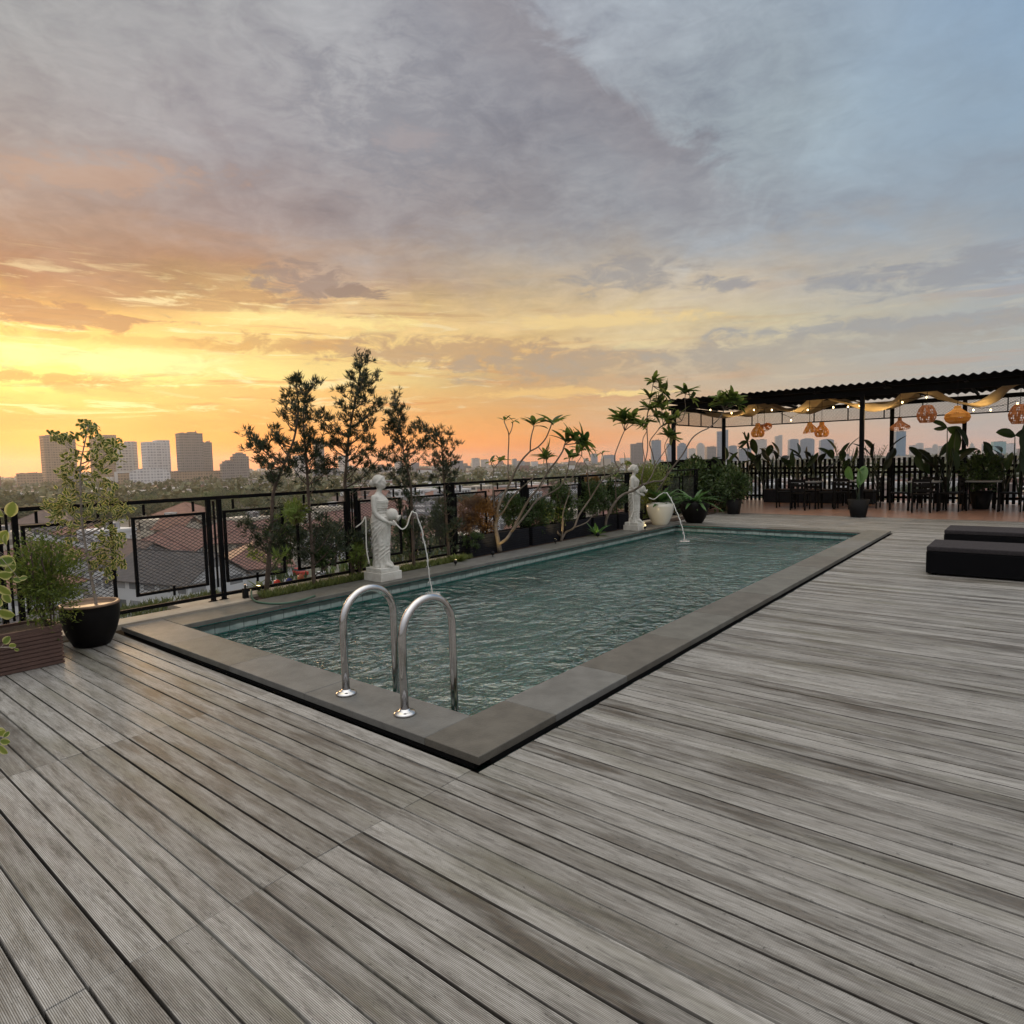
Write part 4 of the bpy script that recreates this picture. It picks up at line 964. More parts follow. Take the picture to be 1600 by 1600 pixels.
# ground spot lamps (lit)
def spot(label, c, aim, e, r=.025, name='garden_spotlight'):
    t = thing(name, label, 'spotlight', c, 'small warm spotlights in the planting bed'); c = Vector(c)
    g = MB(); g.tube([c, c+Vector((0, 0, .05))], .006, 6); part(g, 'spike', BLACKM, t)
    d = (Vector(aim)-c).normalized(); h = c+Vector((0, 0, .06)); g = MB(); g.lathe(h-d*.03, [(.018, 0), (r, .01), (r, .05), (r-.004, .052)], 14, axis=d); part(g, 'housing', BLACKM, t, True)
    g = MB(); g.lathe(h+d*.0245, [(r-.005, 0), (.001, .001)], 14, axis=d); part(g, 'lens', emat('warm_lens', (1, .78, .36), 12), t)
    l = bpy.data.lights.new('lamp', 'SPOT'); l.energy = e; l.color = (1, .72, .3); l.spot_size = math.radians(95); l.spot_blend = .8; l.shadow_soft_size = .03
    lo = bpy.data.objects.new('lamp', l); col.objects.link(lo); lo.parent = t; lo.location = h+d*.06-c; lo.rotation_euler = (-d).to_track_quat('Z', 'Y').to_euler()
spot('warm spotlight at the foot of the leftmost narrow leaved tree', G(404, 926, .04), G(414, 925, .04)+Vector((0, 0, .55)), 7)
spot('warm spotlight in the glowing tuft by the first dark planter', G(712, 884, .045), G(712, 880, .04)+Vector((-.02, .1, .4)), 4)
spot('warm spotlight lighting the nearest frangipani trunk', G(770, 870, .045), G(779, 862, .04)+Vector((0, 0, .5)), 8)
spot('warm spotlight lighting the glowing frangipani stub', G(868, 850, .045), G(875, 845, .04)+Vector((0, 0, .5)), 10)
spot('small white spotlight on the bed left of the far statue', G(934, 840, .045), G(955, 830, .04)+Vector((0, 0, .3)), 1.2, .035)
spot('warm spotlight shining on the white pot', G(1008, 829, .045), (-6.3, 12.9, .35), 6)
# white and black bulbous pots at the far corner
WPOT = mat('cream_glaze', (.62, .60, .53), .25)
def bulb_pot(label, c, R, h, m_, mouth=.62):
    t = thing('round_pot', label, 'plant pot', c); g = MB(); prof = [(R*.45, 0), (R*.5, .01)]
    for k in range(1, 14): q = k/14; prof.append((R*(.5+.5*math.sin(q*PI*.58)) if q < .86 else R*(1-(q-.86)*1.3), h*q))
    prof += [(R*mouth+.02, h*.97), (R*mouth+.015, h), (R*mouth-.01, h), (R*mouth-.02, h-.06)]
    prof = sorted(prof[:-3], key=lambda p: p[1])+prof[-3:]
    g.lathe(c, prof, 36); part(g, 'bowl', m_, t, True); g = MB(); g.lathe((c[0], c[1], c[2]+h-.07), [(R*mouth, 0), (.02, .02)], 20); part(g, 'soil', SOIL, t); return t
wp = G(1035, 821, .03); bulb_pot('round cream glazed pot between the far statue and the pool end', (-6.42, 12.98, .03), .30, .52, WPOT)
bulb_pot('round black pot beside the cream pot', (-6.05, 13.95, .0), .33, .52, POTM)
spiky('broad green fern spilling from the cream pot', (-6.42, 12.98, .50), 46, .48, .085, FERN, 91, .8, 'fern', None, 'fern')
spiky('pale tipped green fern spilling from the round black pot', (-6.05, 13.95, .48), 34, .55, .075, FERN, 92, .6, 'fern', None, 'fern', .6)
# ------------------------------------------------------------------ pergola at the far end
PF, PB, PXL, PXR = 18.2, 22.2, -8.55, 5.2
perg = thing('pergola', 'black steel pergola with a corrugated roof across the far end of the terrace', 'pergola', (-1.7, 20.2, 0))
def pp(mb, n, m_, sm=False): return part(mb, n, m_, perg, sm)
for x in (PXL, -3.47, 1.6, 5.1):
    g = MB(); g.box((x, PF, 1.49), (.10, .10, 2.98)); pp(g, 'post', BLACK)
for x in (PXL, -3.43, -2.0+.35, 1.6, 5.1):
    g = MB(); g.box((x, PB, 1.5), (.10, .10, 3.0)); pp(g, 'post', BLACK)
zf, zb_ = 3.13, 3.06
g = MB(); g.box(((PXL+PXR)/2, PF, 3.0), (PXR-PXL+.3, .06, .14)); pp(g, 'beam', BLACK)
g = MB(); g.box(((PXL+PXR)/2, PB, 2.98), (PXR-PXL+.1, .06, .12)); pp(g, 'beam', BLACK)
for x in (PXL, PXR): g = MB(); g.box((x, 20.2, 2.99), (.06, 3.94, .12)); pp(g, 'beam', BLACK)
for k in range(9):
    x = PXL+1.6*k+.8
    if x < PXR: g = MB(); g.bar((x, PF-.3, zf-.02), (x, PB+.1, zb_-.01), .045, .07); pp(g, 'rafter', BLACK)
for k, y in enumerate((18.0, 19.4, 20.8)):
    g = MB(); g.box(((PXL+PXR)/2, y, 3.135), (PXR-PXL+.5, .04, .05)); pp(g, 'purlin', BLACK)
cs_ = MB(); n = 12*82; vs = []; fs = []
x0, x1 = -8.98, 5.6; per = .19
for i in range(n+1):
    x = x0+(x1-x0)*i/n; c = math.cos(2*PI*(x-x0)/per)*.024
    vs += [(x, 17.78, 3.215+c), (x, 22.45, 3.145+c), (x, 17.78, 3.211+c), (x, 22.45, 3.141+c)]
for i in range(n):
    a = 4*i; b = a+4; fs += [(a, b, b+1, a+1), (a+2, a+3, b+3, b+2), (a, a+2, b+2, b)]
cs_.add(vs, fs); pp(cs_, 'corrugated_roof', mat('black_roof_sheet', (.005, .005, .0055), .8, spec=.05), True)
# expanded metal band below the roof on the back and left
def band(a, b, z0, z1):
    g = MB(); a, b = Vector(a), Vector(b); L = (b-a).length; d = (b-a)/L
    g.bar(a+Vector((0, 0, z0)), b+Vector((0, 0, z0)), .035, .035)
    nst = max(1, round(L/.95))
    for k in range(nst+1): p = a+d*L*k/nst; g.box((p.x, p.y, (z0+z1)/2), (.03, .03, z1-z0-.04))
    fr = pp(g, 'mesh_frame', BLACK)
    q = MB(); st = .085; H = z1-z0; sl_ = .5; t = -H/sl_
    while t < L:
        for sg in (1, -1):
            ta = max(0, t); tb = min(L, t+H/sl_)
            if tb-ta > .01:
                za = z0+sl_*(ta-t) if sg == 1 else z1-sl_*(ta-t); zc = z0+sl_*(tb-t) if sg == 1 else z1-sl_*(tb-t)
                q.bar(a+d*ta+Vector((0, 0, za)), a+d*tb+Vector((0, 0, zc)), .005, .007)
        t += st
    q.build('expanded_mesh', MESHM, fr, perg.location)
band((PXL, PB-.02, 0), (PXR, PB-.02, 0), 2.54, 2.95); band((PXL+.02, PF+.1, 0), (PXL+.02, PB-.1, 0), 2.50, 2.92)
# picket fence
PK = mat('dark_picket_wood', (.0045, .004, .004), .9, 0, .3, 9, spec=.05)
pk = thing('picket_fence', 'black slatted picket fence closing the back of the pergola', 'fence', (-1.6, 22.3, 0))
g = MB(); rp = random.Random(8); x = -8.45
while x < 5.3:
    g.box((x, 22.33, .68), (.078, .022, 1.36+rp.uniform(-.02, .01))); x += .137
part(g, 'pickets', PK, pk)
for z_ in (.16, .92, 1.08): g = MB(); g.box((-1.6, 22.36, z_), (13.8, .03, .07)); part(g, 'rail', PK, pk)
sw = thing('side_screen', 'solid black screen panel at the left end of the pergola', 'screen', (-8.55, 19.6, 0)); g = MB(); g.box((-8.56, 20.2, .72), (.05, 3.8, 1.44)); part(g, 'panel', PK, sw)
g = MB(); g.box((-8.1, 18.0, .70), (1.6, .05, 1.4)); sw2 = thing('side_screen', 'black front screen behind the plants left of the pergola posts', 'screen', (-8.1, 18.0, 0)); part(g, 'panel', PK, sw2)
# draped cloths: swags along the roof
CLOTH = leafmat('ochre_cloth', (.46, .35, .20), (.52, .40, .24), trans=.45, rough=.9)
def swag(label, pts, ymid, wd, seed):
    rng = random.Random(seed); P3 = [PY(x, y, ymid) for x, y in pts]
    t = thing('draped_cloth', label, 'cloth', P3[0], 'ochre cloths draped under the pergola roof')
    sp = smooth_path(P3, 8); g = MB(); m_ = 10; vs = []; 
    for i, p in enumerate(sp):
        for k in range(m_+1):
            q = k/m_-.5; zz = .06*math.sin(q*7+i*.25)*(.4+.6*abs(math.sin(i*.12)))+.07*abs(q)*2
            vs.append((p.x+.015*math.sin(k*2+i*.3), ymid+q*wd*(1-.15*math.sin(i*.2)), min(p.z+zz, 3.05)))
    fs = [(i*(m_+1)+k, (i+1)*(m_+1)+k, (i+1)*(m_+1)+k+1, i*(m_+1)+k+1) for i in range(len(sp)-1) for k in range(m_)]
    g.add(vs, fs, [(rng.random(), 0, 0, 1) for _ in vs]); part(g, 'cloth', CLOTH, t, True)
swag('long ochre cloth hung in waves under the pergola roof, the front one', [(1140,652),(1165,650),(1190,636),(1215,640),(1242,646),(1265,638),(1288,623),(1310,630),(1345,638),(1375,640),(1400,634),(1430,611),(1470,622),(1500,632),(1530,634),(1560,622),(1590,600),(1630,596)], 19.1, 1.5, 1)
swag('second ochre cloth hung behind the front one, its left end over the corner post', [(1062,640),(1085,645),(1110,649),(1140,652),(1160,646),(1180,640),(1205,644),(1235,640),(1262,645),(1300,632),(1330,628),(1360,636),(1395,636),(1440,620)], 20.8, 1.3, 2)
# rattan lanterns
RAT = leafmat('rattan', (.78, .34, .045), (.85, .44, .07), trans=.25, rough=.6)
RATR = leafmat('reddish_rattan', (.50, .17, .045), (.60, .24, .06), trans=.25, rough=.6)
def lantern(label, px, py, Y, prof, m_, tilt=(0, 0, 1), rings=9, mer=26):
    c = PY(px, py, Y); t = thing('rattan_lantern', label, 'lantern', c, 'woven rattan lanterns')
    prof = [(r*.76, z*.76) for r, z in prof]
    ax = Vector(tilt).normalized(); q = ax.to_track_quat('Z', 'X').to_matrix(); g = MB(); zmax = max(z for r, z in prof)
    for k in range(mer):
        a = 2*PI*k/mer; g.tube([c+q@Vector((r*math.cos(a+z*1.2), r*math.sin(a+z*1.2), z)) for r, z in smooth_prof(prof)], .0065, 4)
    zz = [z for r, z in prof]
    sp = smooth_prof(prof)
    for i in range(0, len(sp), 1):
        r, z = sp[i]; n = 24
        g.tube([c+q@Vector((r*math.cos(2*PI*k/n), r*math.sin(2*PI*k/n), z)) for k in range(n)], .0055, 4, closed=True)
    part(g, 'shade', m_, t)
    g = MB(); n = 24; vs = []; fs = []
    for r, z in sp: vs += [c+q@Vector((r*.93*math.cos(2*PI*k/n), r*.93*math.sin(2*PI*k/n), z)) for k in range(n)]
    for i in range(len(sp)-1):
        for k in range(n):
            if (i*5+k*3) % 7 in ((0, 3) if mer == 40 else (0, 2, 3, 5)): continue
            fs.append((i*n+k, i*n+(k+1) % n, (i+1)*n+(k+1) % n, (i+1)*n+k))
    g.add(vs, fs, [(.3, 0, 0, 1)]*len(vs)); part(g, 'woven_lining', m_, t)
    g = MB(); top = c+q@Vector((0, 0, zmax)); g.tube([top, Vector((top.x, top.y, 3.05))], .006, 5); part(g, 'cord', BLACK, t)
    return t
def smooth_prof(prof):
    out = []
    for i in range(len(prof)-1):
        n = max(1, int((Vector(prof[i])-Vector(prof[i+1])).length/.045))
        for k in range(n): out.append((prof[i][0]+(prof[i+1][0]-prof[i][0])*k/n, prof[i][1]+(prof[i+1][1]-prof[i][1])*k/n))
    out.append(prof[-1]); return out
BULB = [(.16,-.26),(.21,-.21),(.235,-.12),(.21,-.02),(.14,.08),(.08,.15),(.07,.25)]
BELL = [(.25,-.17),(.24,-.12),(.15,.02),(.09,.09),(.06,.17)]
DISH = [(.20,-.10),(.235,-.05),(.22,.03),(.15,.09),(.05,.12)]
HAT = [(.28,-.15),(.275,-.10),(.17,-.02),(.09,.05),(.05,.10),(.05,.18)]
EGG = [(.17,-.27),(.24,-.15),(.26,-.02),(.20,.14),(.13,.24)]
ONION = [(.18,-.23),(.28,-.16),(.32,-.06),(.29,.04),(.16,.13),(.09,.19),(.07,.27)]
lantern('bulb shaped rattan lantern with a neck, leftmost of the lanterns', 1184, 672, 18.7, BULB, RAT)
lantern('shallow dish rattan lantern overlapping the leftmost bulb shaped one', 1196, 667, 19.4, DISH, RATR, (-.25, -.5, 1))
lantern('bell shaped rattan lantern hanging left of a bulb shaped one', 1266, 668, 18.6, BELL, RAT, (-.15, 0, 1))
lantern('bulb shaped rattan lantern hanging right of the bell shaped one', 1284, 671, 18.8, BULB, RAT)
lantern('red brown flared hat shaped rattan lantern by the back post', 1406, 662, 17.9, HAT, RATR, (0, -.25, 1))
lantern('red brown egg shaped rattan lantern', 1448, 646, 17.6, EGG, RATR)
lantern('wide golden onion shaped rattan lantern, the largest', 1496, 649, 17.2, ONION, RAT, mer=40)
lantern('red brown egg shaped rattan lantern at the right margin', 1594, 646, 16.9, EGG, RATR)
# string lights
sl_ = thing('string_lights', 'dark cord of small lit bulbs strung below the pergola roof', 'string lights', (-3, 18.9, 3))
BM = emat('lit_bulb', (1, .70, .32), 9); prev = PY(1075, 632, 18.9); g = MB()
for k, (x, y) in enumerate([(1110,640),(1143,645),(1178,640),(1206,640),(1236,656),(1262,640),(1302,636),(1325,635),(1343,633),(1377,634),(1410,628),(1448,620),(1521,640),(1548,640),(1590,630)]):
    p = PY(x, y, 18.9); h = MB(); h.lathe(p, [(.003,-.036), (.016,-.026), (.02,-.01), (.011,.01), (.008,.015)], 10); part(h, 'bulb', BM, sl_, True)
    q = p+Vector((0, 0, .06)); g.tube([prev, (prev+q)/2+Vector((0, 0, -.03)), q, q+Vector((0, 0, -.035))], .006, 5); prev = q
part(g, 'cord', BLACK, sl_)
for k, x in enumerate((1150, 1240, 1335, 1380, 1530)):
    l = bpy.data.lights.new('bulb_glow', 'POINT'); l.energy = 16; l.color = (1, .68, .3); l.shadow_soft_size = .03
    lo = bpy.data.objects.new('bulb_glow', l); col.objects.link(lo); lo.parent = sl_; lo.location = PY(x, 645, 18.9)-sl_.location-Vector((0, 0, .06))
# planters along the picket fence and paddle leaved plants
for i, (a, b) in enumerate(((-6.9, -4.6), (-4.5, -3.75), (-.1, 2.2))):
    t = thing('trough_planter', ('long dark trough planter under the left half of the picket fence', 'short dark trough planter by the front post', 'dark trough planter against the fence at the right margin')[i], 'planter', ((a+b)/2, 21.6, 0))
    g = MB(); g.box(((a+b)/2, 21.6, .2), (b-a, .5, .4)); bevel(part(g, 'trough', DRIB, t), .01); g = MB(); g.box(((a+b)/2, 21.6, .41), (b-a-.05, .44, .03)); part(g, 'soil', SOIL, t)
def paddle(label, c, n, H, L, W, seed, m_=BAN, spread=.5, flower=False, name='paddle_leaved_plant', cat='plant', tilt=0.):
    rng = random.Random(seed); c = Vector(c); t = thing(name, label, cat, c); g = MB(); lf = MB()
    for k in range(n):
        a = rng.uniform(0, 2*PI); h = H*rng.uniform(.45, 1.); e = c+Vector((math.cos(a)*spread*rng.uniform(.2, 1)*h, math.sin(a)*spread*rng.uniform(.2, 1)*h, h))
        sp = smooth_path([c+rv(rng, .03), c.lerp(e, .55)+Vector((0, 0, .12*h)), e], 4); g.tube(sp, [.014*(1-.6*i/(len(sp)-1)) for i in range(len(sp))], 5)
        d = (e-sp[-3]).normalized()*.8+Vector((math.cos(a)*.35, math.sin(a)*.35, rng.uniform(-.1, .6)))
        lf.leaf(e, d, ru(rng)*.6+Vector((0, 0, .7)), L*rng.uniform(.7, 1.15), W*rng.uniform(.8, 1.1), .35, rng.uniform(.1, .5), 3, rng=rng)
    part(g, 'stalks', BAN, t); part(lf, 'leaves', m_, t); return t
DARKB = leafmat('dusky_paddle_leaf', (.006, .012, .005), (.014, .026, .009), trans=.2)
pads = [(1085,20.0,9,1.35,.55,.2,'in the dark mass left of the pergola corner post'),(1108,19.0,10,1.25,.5,.2,'directly left of the pergola corner post'),(1130,19.2,9,1.5,.55,.2,'touching the pergola corner post'),
        (1160,21.2,8,1.25,.5,.17,'right of the pergola corner post'),(1195,21.4,8,1.55,.6,.22,'below the leftmost lantern'),(1215,21.4,9,1.4,.6,.22,'under the gap between the left lanterns'),
        (1245,21.5,8,1.45,.6,.18,'below the bell shaped lantern'),(1275,21.5,9,1.45,.55,.18,'below the second bulb shaped lantern'),(1310,21.5,8,1.5,.6,.2,'left of the front post'),
        (1372,21.3,8,1.55,.6,.18,'between the front post and the back post'),(1455,21.0,8,1.4,.6,.25,'below the reddish egg lantern'),(1478,20.6,8,1.3,.55,.25,'left of the tall banana plant'),(1570,21.2,10,1.35,.55,.2,'near the right margin by the fence')]
for k, (px, Y, n, H, L, W, wh_) in enumerate(pads):
    q = PY(px, 785, Y); paddle('dark paddle leaved plant ' + wh_, (q.x, Y, .40 if Y > 20.9 else .25), n, H*.78, L*.9, W, 200+k, DARKB if k % 2 else BAN)
# taller banana-like plants behind lanterns
def tall(label, px, stems, seed):
    rng = random.Random(seed); q = PY(px, 790, 19.8); c = Vector((q.x, 19.8, .35)); t = thing('banana_plant', label, 'plant', c); g = MB(); lf = MB()
    for (ex, ey), leaves in stems:
        e = PY(ex, ey, 19.8+rng.uniform(-.3, .3)); sp = smooth_path([c, c.lerp(e, .5)+rv(rng, .04), e], 5); g.tube(sp, [.02*(1-.5*i/(len(sp)-1)) for i in range(len(sp))], 6)
        for (ang, L, W) in leaves:
            d = R_*math.cos(ang)+U_*math.sin(ang)+F_*rng.uniform(-.35, .35); lf.leaf(e, d, -F_*.7+ru(rng)*.6, L, W, .3, .15, 3, rng=rng)
    part(g, 'stalks', BAN, t, True); part(lf, 'leaves', BAN, t)
tall('tall banana plant with hanging leaves behind the golden onion shaped lantern', 1478, [((1480,668), [(2.6,.4,.2),(-.2,.55,.24),(3.3,.35,.12)]), ((1494,668), [(-.9,.6,.3),(-1.5,.95,.34)]), ((1487,700), [(-1.3,.6,.3)])], 301)
tall('tall banana plant under the egg lantern at the right margin', 1592, [((1586,680), [(3.0,.55,.25),(.3,.5,.25)]), ((1596,672), [(-1.2,.7,.35),(1.,.4,.25)]), ((1594,705), [(-1.4,.6,.3)])], 302)
# slim plumeria sprig and grass palm
def sprig(label, px, py0, px1, py1, Y, n, L, seed):
    rng = random.Random(seed); a = PY(px, py0, Y); e = PY(px1, py1, Y); t = thing('slender_sprig', label, 'plant', a); g = MB(); g.tube(smooth_path([a, a.lerp(e, .5)+rv(rng, .03), e], 4), .012, 6); part(g, 'stem', LIMB, t)
    lf = MB()
    for k in range(n): d = ru(rng)+Vector((0, 0, .4)); lf.leaf(e, d, ru(rng)+Vector((0, 0, 1)), L, L*.24, .3, .3, 3, rng=rng)
    part(lf, 'leaves', BAN, t)
sprig('slender stemmed plant with a leaf rosette between the two left lanterns', 1173, 760, 1168, 690, 20.5, 10, .34, 401)
def fanpalm(label, px, py0, top, Y, seed):
    rng = random.Random(seed); a = PY(px, py0, Y); t = thing('feather_palm', label, 'palm', a); g = MB(); lf = MB()
    for k in range(9):
        ang = rng.uniform(0, 2*PI); e = a+Vector((math.cos(ang)*.35, math.sin(ang)*.35, top*rng.uniform(.7, 1.))); sp = smooth_path([a, a.lerp(e, .5)+Vector((0, 0, .1)), e], 5); g.tube(sp, .006, 5)
        for p in sp[3:]:
            for s_ in (-1, 1): lf.leaf(p, Vector((-math.sin(ang)*s_, math.cos(ang)*s_, .9)), Vector((0, 0, 1)), .22, .014, .1, .3, 1, rng=rng)
    part(g, 'stalks', BAN, t); part(lf, 'fronds', GRN2, t)
fanpalm('feathery small palm left of the front post', 1325, 760, 1.25, 20.6, 402); fanpalm('feathery small palm right of the front post', 1362, 755, 1.1, 20.8, 403)
# pots standing in front
for k, (px, py, R_p, H_, lab) in enumerate(((1341,808,.235,.42,'dark pot with a curled green leaf in front of the pergola post'),(1146,803,.22,.38,'dark pot of shrubby plants left of the cafe tables'),(1532,795,.26,.45,'dark tapered pot against the picket fence at the right'))):
    q = G(px, py); t = thing('tapered_pot', lab, 'plant pot', q); g = MB(); g.lathe(q, [(R_p*.68, 0), (R_p*.7, .01), (R_p, H_), (R_p-.03, H_), (R_p-.03, H_-.05)], 28); part(g, 'pot', POTM, t, True)
    g = MB(); g.lathe((q.x, q.y, H_-.06), [(R_p-.03, 0), (.01, .01)], 20); part(g, 'soil', SOIL, t)
q = G(1341, 808); paddle('banana shoot with one big lit leaf in the pot before the pergola post', (q.x, q.y, .37), 4, .62, .5, .22, 411, FERN, .35)
q = G(1146, 803); shrub('potted_shrub', 'dark bushy shrub in the pot left of the cafe tables', (q.x, q.y, .75), (.42, .42, .40), 1800, .09, .035, GRN, 412)
q = G(1532, 795); shrub('potted_shrub', 'dark leafy shrub in the tapered pot by the fence at the right', (q.x, q.y, .95), (.5, .4, .5), 1500, .12, .05, GRN, 413)
q = PY(1527, 760, 21.5)
# dark shrub mass left of the pergola
for k, (x, y, z, r, lab) in enumerate(((-7.4, 16.6, .75, (.6, .6, .75), 'dark broad leaved bush left of the cafe pot'), (-7.5, 15.3, .65, (.5, .6, .65), 'dark bush behind the round black pot'), (-6.7, 17.5, .6, (.6, .5, .6), 'low dark bush before the pergola corner'), (-7.6, 14.2, .5, (.4, .5, .5), 'yellow green bush between the cream pot and the railing'), (-7.7, 17.7, .95, (.5, .4, .6), 'tall dark bush rising to the screen beside the pergola'))):
    shrub('broadleaf_bush', lab, (x, y, z), r, 2600, .13, .055, (GRN, GRN, GRN, GRN2, GRN)[k], 420+k, 'dark bushes left of the pergola', 'bush')
# cafe tables and chairs
CH = mat('dark_wood', (.008, .007, .006), .7, spec=.1); TT = mat('grey_table_top', (.14, .14, .135), .35)
def table(label, x, y):
    t = thing('cafe_table', label, 'table', (x, y, 0), 'cafe tables under the pergola'); g = MB(); g.box((x, y, .74), (.72, .72, .03)); bevel(part(g, 'table_top', TT, t), .006)
    for sx in (-1, 1):
        for sy in (-1, 1): g = MB(); g.box((x+sx*.31, y+sy*.31, .3625), (.035, .035, .725)); part(g, 'leg', BLACK, t)
def make_chair():
    t = thing('cafe_chair', 'x', 'chair', (0, 0, 0)); 
    g = MB(); g.box((0, 0, .45), (.42, .42, .035)); bevel(g.build('seat', CH, t), .008)
    for sx in (-1, 1):
        for sy in (-1, 1):
            g = MB(); top = .435 if sy < 0 else .85; g.bar((sx*.19, sy*.19+(0 if sy < 0 else .03), 0), (sx*.185, sy*.185+(.0 if sy < 0 else .06), top), .032); g.build('leg', CH, t)
    g = MB()
    for z_ in (.56, .68, .80): g.box((0, .232, z_), (.36, .018, .07))
    g.build('backrest', CH, t); return t
tabs = [(-5.05, 19.3, 'left'), (-4.15, 20.0, 'middle'), (-2.25, 19.5, 'right'), (-1.05, 19.9, 'far right')]
tl = ('leftmost cafe table below the leftmost lantern', 'cafe table with a pale top behind the leftmost cafe table', 'cafe table right of the back post', 'rightmost cafe table, under the onion shaped lantern')
ch0 = None; kk = 0
for i, (x, y, nm) in enumerate(tabs):
    table(tl[i], x, y)
    for j, (ox, oy, rz) in enumerate(((-.55, 0, PI/2), (.55, 0, -PI/2), (0, -.62, PI), (0, .62, 0.))):
        if (i, j) in ((1, 0), (3, 2)): continue
        lab = 'dark chair %s the %s' % (('left of', 'right of', 'in front of', 'behind')[j], tl[i].replace('cafe table', 'table', 1).split(',')[0])
        if ch0 is None: ch0 = make_chair(); c = ch0; c.location = (x+ox, y+oy, 0); c.rotation_euler = (0, 0, rz+.1)
        else: c = copy_thing(ch0, (x+ox, y+oy, 0), rz+.15*math.sin(kk*3.))
        c['label'] = lab; c['group'] = 'dark cafe chairs under the pergola'; kk += 1
# ------------------------------------------------------------------ the city below
GZ = -20.0
def ground_mat():
    m_, t, b = new_mat('city_ground'); pos = t.node('ShaderNodeNewGeometry').outputs['Position']
    n1 = t.noise(pos, .02, 6, .65); n2 = t.noise(pos, .15, 4, .6)
    c = t.mix(t.rng(n1, .42, .58), (.035, .05, .02), (.13, .12, .11)); c = t.mix(t.rng(n2, .5, .7), c, (.20, .17, .15))
    t.put(b.inputs['Base Color'], c); b.inputs['Roughness'].default_value = .9; return m_
g = MB(); g.add([(-4000,-4000,GZ),(4000,-4000,GZ),(4000,4000,GZ),(-4000,4000,GZ)], [(0,1,2,3)]); struct(g.build('ground', ground_mat()))
def roof_mat(name, c, c2):
    m_, t, b = new_mat(name); pos = t.node('ShaderNodeTexCoord').outputs['Object']; x, y, z = t.xyz(pos)
    oi = t.node('ShaderNodeObjectInfo').outputs['Random']
    nz = t.noise(pos, .8, 5, .65); c_ = t.mix(t.rng(nz, .35, .68), c, c2)
    row = t.m('SINE', t.m('MULTIPLY', z, 2*PI/.17)); colm = t.m('SINE', t.m('MULTIPLY', t.m('ADD', x, y), 2*PI/.30))
    c_ = t.mix(t.rng(row, -.2, -1., 0, .7), c_, t.mix(1., c_, (.35, .33, .32), 'MULTIPLY'))
    c_ = t.mix(t.rng(colm, .3, 1., 0, .35), c_, t.mix(1., c_, (.5, .5, .5), 'MULTIPLY'))
    t.put(b.inputs['Base Color'], c_); b.inputs['Roughness'].default_value = .7; return m_
ROOFS = [('red brown', roof_mat('redbrown_tiles', (.21,.095,.075), (.12,.06,.05))), ('brown', roof_mat('brown_tiles', (.13,.085,.07), (.075,.05,.045))),
         ('dark grey', roof_mat('grey_tiles', (.075,.07,.072), (.04,.038,.04))), ('rusty', roof_mat('rusty_tiles', (.25,.12,.08), (.15,.07,.05))), ('pale grey', roof_mat('pale_sheet', (.28,.28,.29), (.18,.18,.19)))]
def facade(name, c, wc, fl=3.4, bay=3.0, glass=.45, rough=.5, stripes=False):
    m_, t, b = new_mat(name); geo = t.node('ShaderNodeTexCoord').outputs['Object']; x, y, z = t.xyz(geo)
    nrm = t.xyz(t.node('ShaderNodeNewGeometry').outputs['Normal'])
    h_ = t.m('ADD', x, y); fz = t.m('FRACT', t.m('DIVIDE', z, fl)); fx = t.m('FRACT', t.m('DIVIDE', h_, bay))
    wv = t.m('GREATER_THAN', fz, 1-glass-.1); wh_ = t.m('GREATER_THAN', fx, .28) if not stripes else 1.0
    side = t.m('LESS_THAN', t.m('ABSOLUTE', nrm[2]), .5)
    big = t.m('GREATER_THAN', t.m('FRACT', t.m('DIVIDE', h_, bay*4)), .12)
    wm = t.m('MULTIPLY', t.m('MULTIPLY', t.m('MULTIPLY', wv, wh_), side), big)
    cell = t.node('ShaderNodeTexWhiteNoise'); t.put(cell.inputs['Vector'], t.comb(t.m('FLOOR', t.m('DIVIDE', h_, bay)), t.m('FLOOR', t.m('DIVIDE', z, fl)), 0.))
    wcol = t.mix(t.m('MULTIPLY', cell.outputs[0], .6), tuple(wc), tuple(c))
    t.put(b.inputs['Base Color'], t.mix(wm, tuple(c), wcol)); t.put(b.inputs['Roughness'], t.rng(wm, 0, 1, .8, .25)); return m_
WALLS = [('white', facade('white_wall', (.52,.53,.54), (.06,.07,.08), 3., 3.2, .35)), ('cream', facade('cream_wall', (.48,.43,.35), (.06,.06,.06), 3., 3., .35)), ('grey', facade('grey_wall', (.30,.30,.31), (.05,.05,.06), 3., 3.4, .35))]
WIN = mat('dark_window', (.03, .04, .05), .15)
def hip(mb, w_, d_, z0, h, ov=.5, gable=False):
    a, b = w_/2+ov, d_/2+ov; rl = max(0.1, a-b) if not gable else a
    vs = [(-a,-b,z0),(a,-b,z0),(a,b,z0),(-a,b,z0),(-rl,0,z0+h),(rl,0,z0+h)]
    t_ = .14; vs += [(x, y, z-t_) for x, y, z in vs]
    fs = [(0,1,5,4),(2,3,4,5),(1,2,5),(3,0,4)] if not gable else [(0,1,5,4),(2,3,4,5)]
    if gable: fs += [(6,10,11,7),(8,11,10,9),(0,6,7,1),(2,8,9,3),(1,7,11,5),(5,11,8,2),(3,9,10,4),(4,10,6,0)]
    else: fs += [(6,9,8,7),(0,6,7,1),(1,7,8,2),(2,8,9,3),(3,9,6,0)]
    mb.add(vs, fs)
    mb.tube([(-rl,0,z0+h+.03),(rl,0,z0+h+.03)], .11, 6)
    if not gable:
        for sx in (-1, 1):
            for sy in (-1, 1): mb.tube([(sx*rl,0,z0+h+.03),(sx*a,sy*b,z0+.03)], .09, 6)
protos = {}
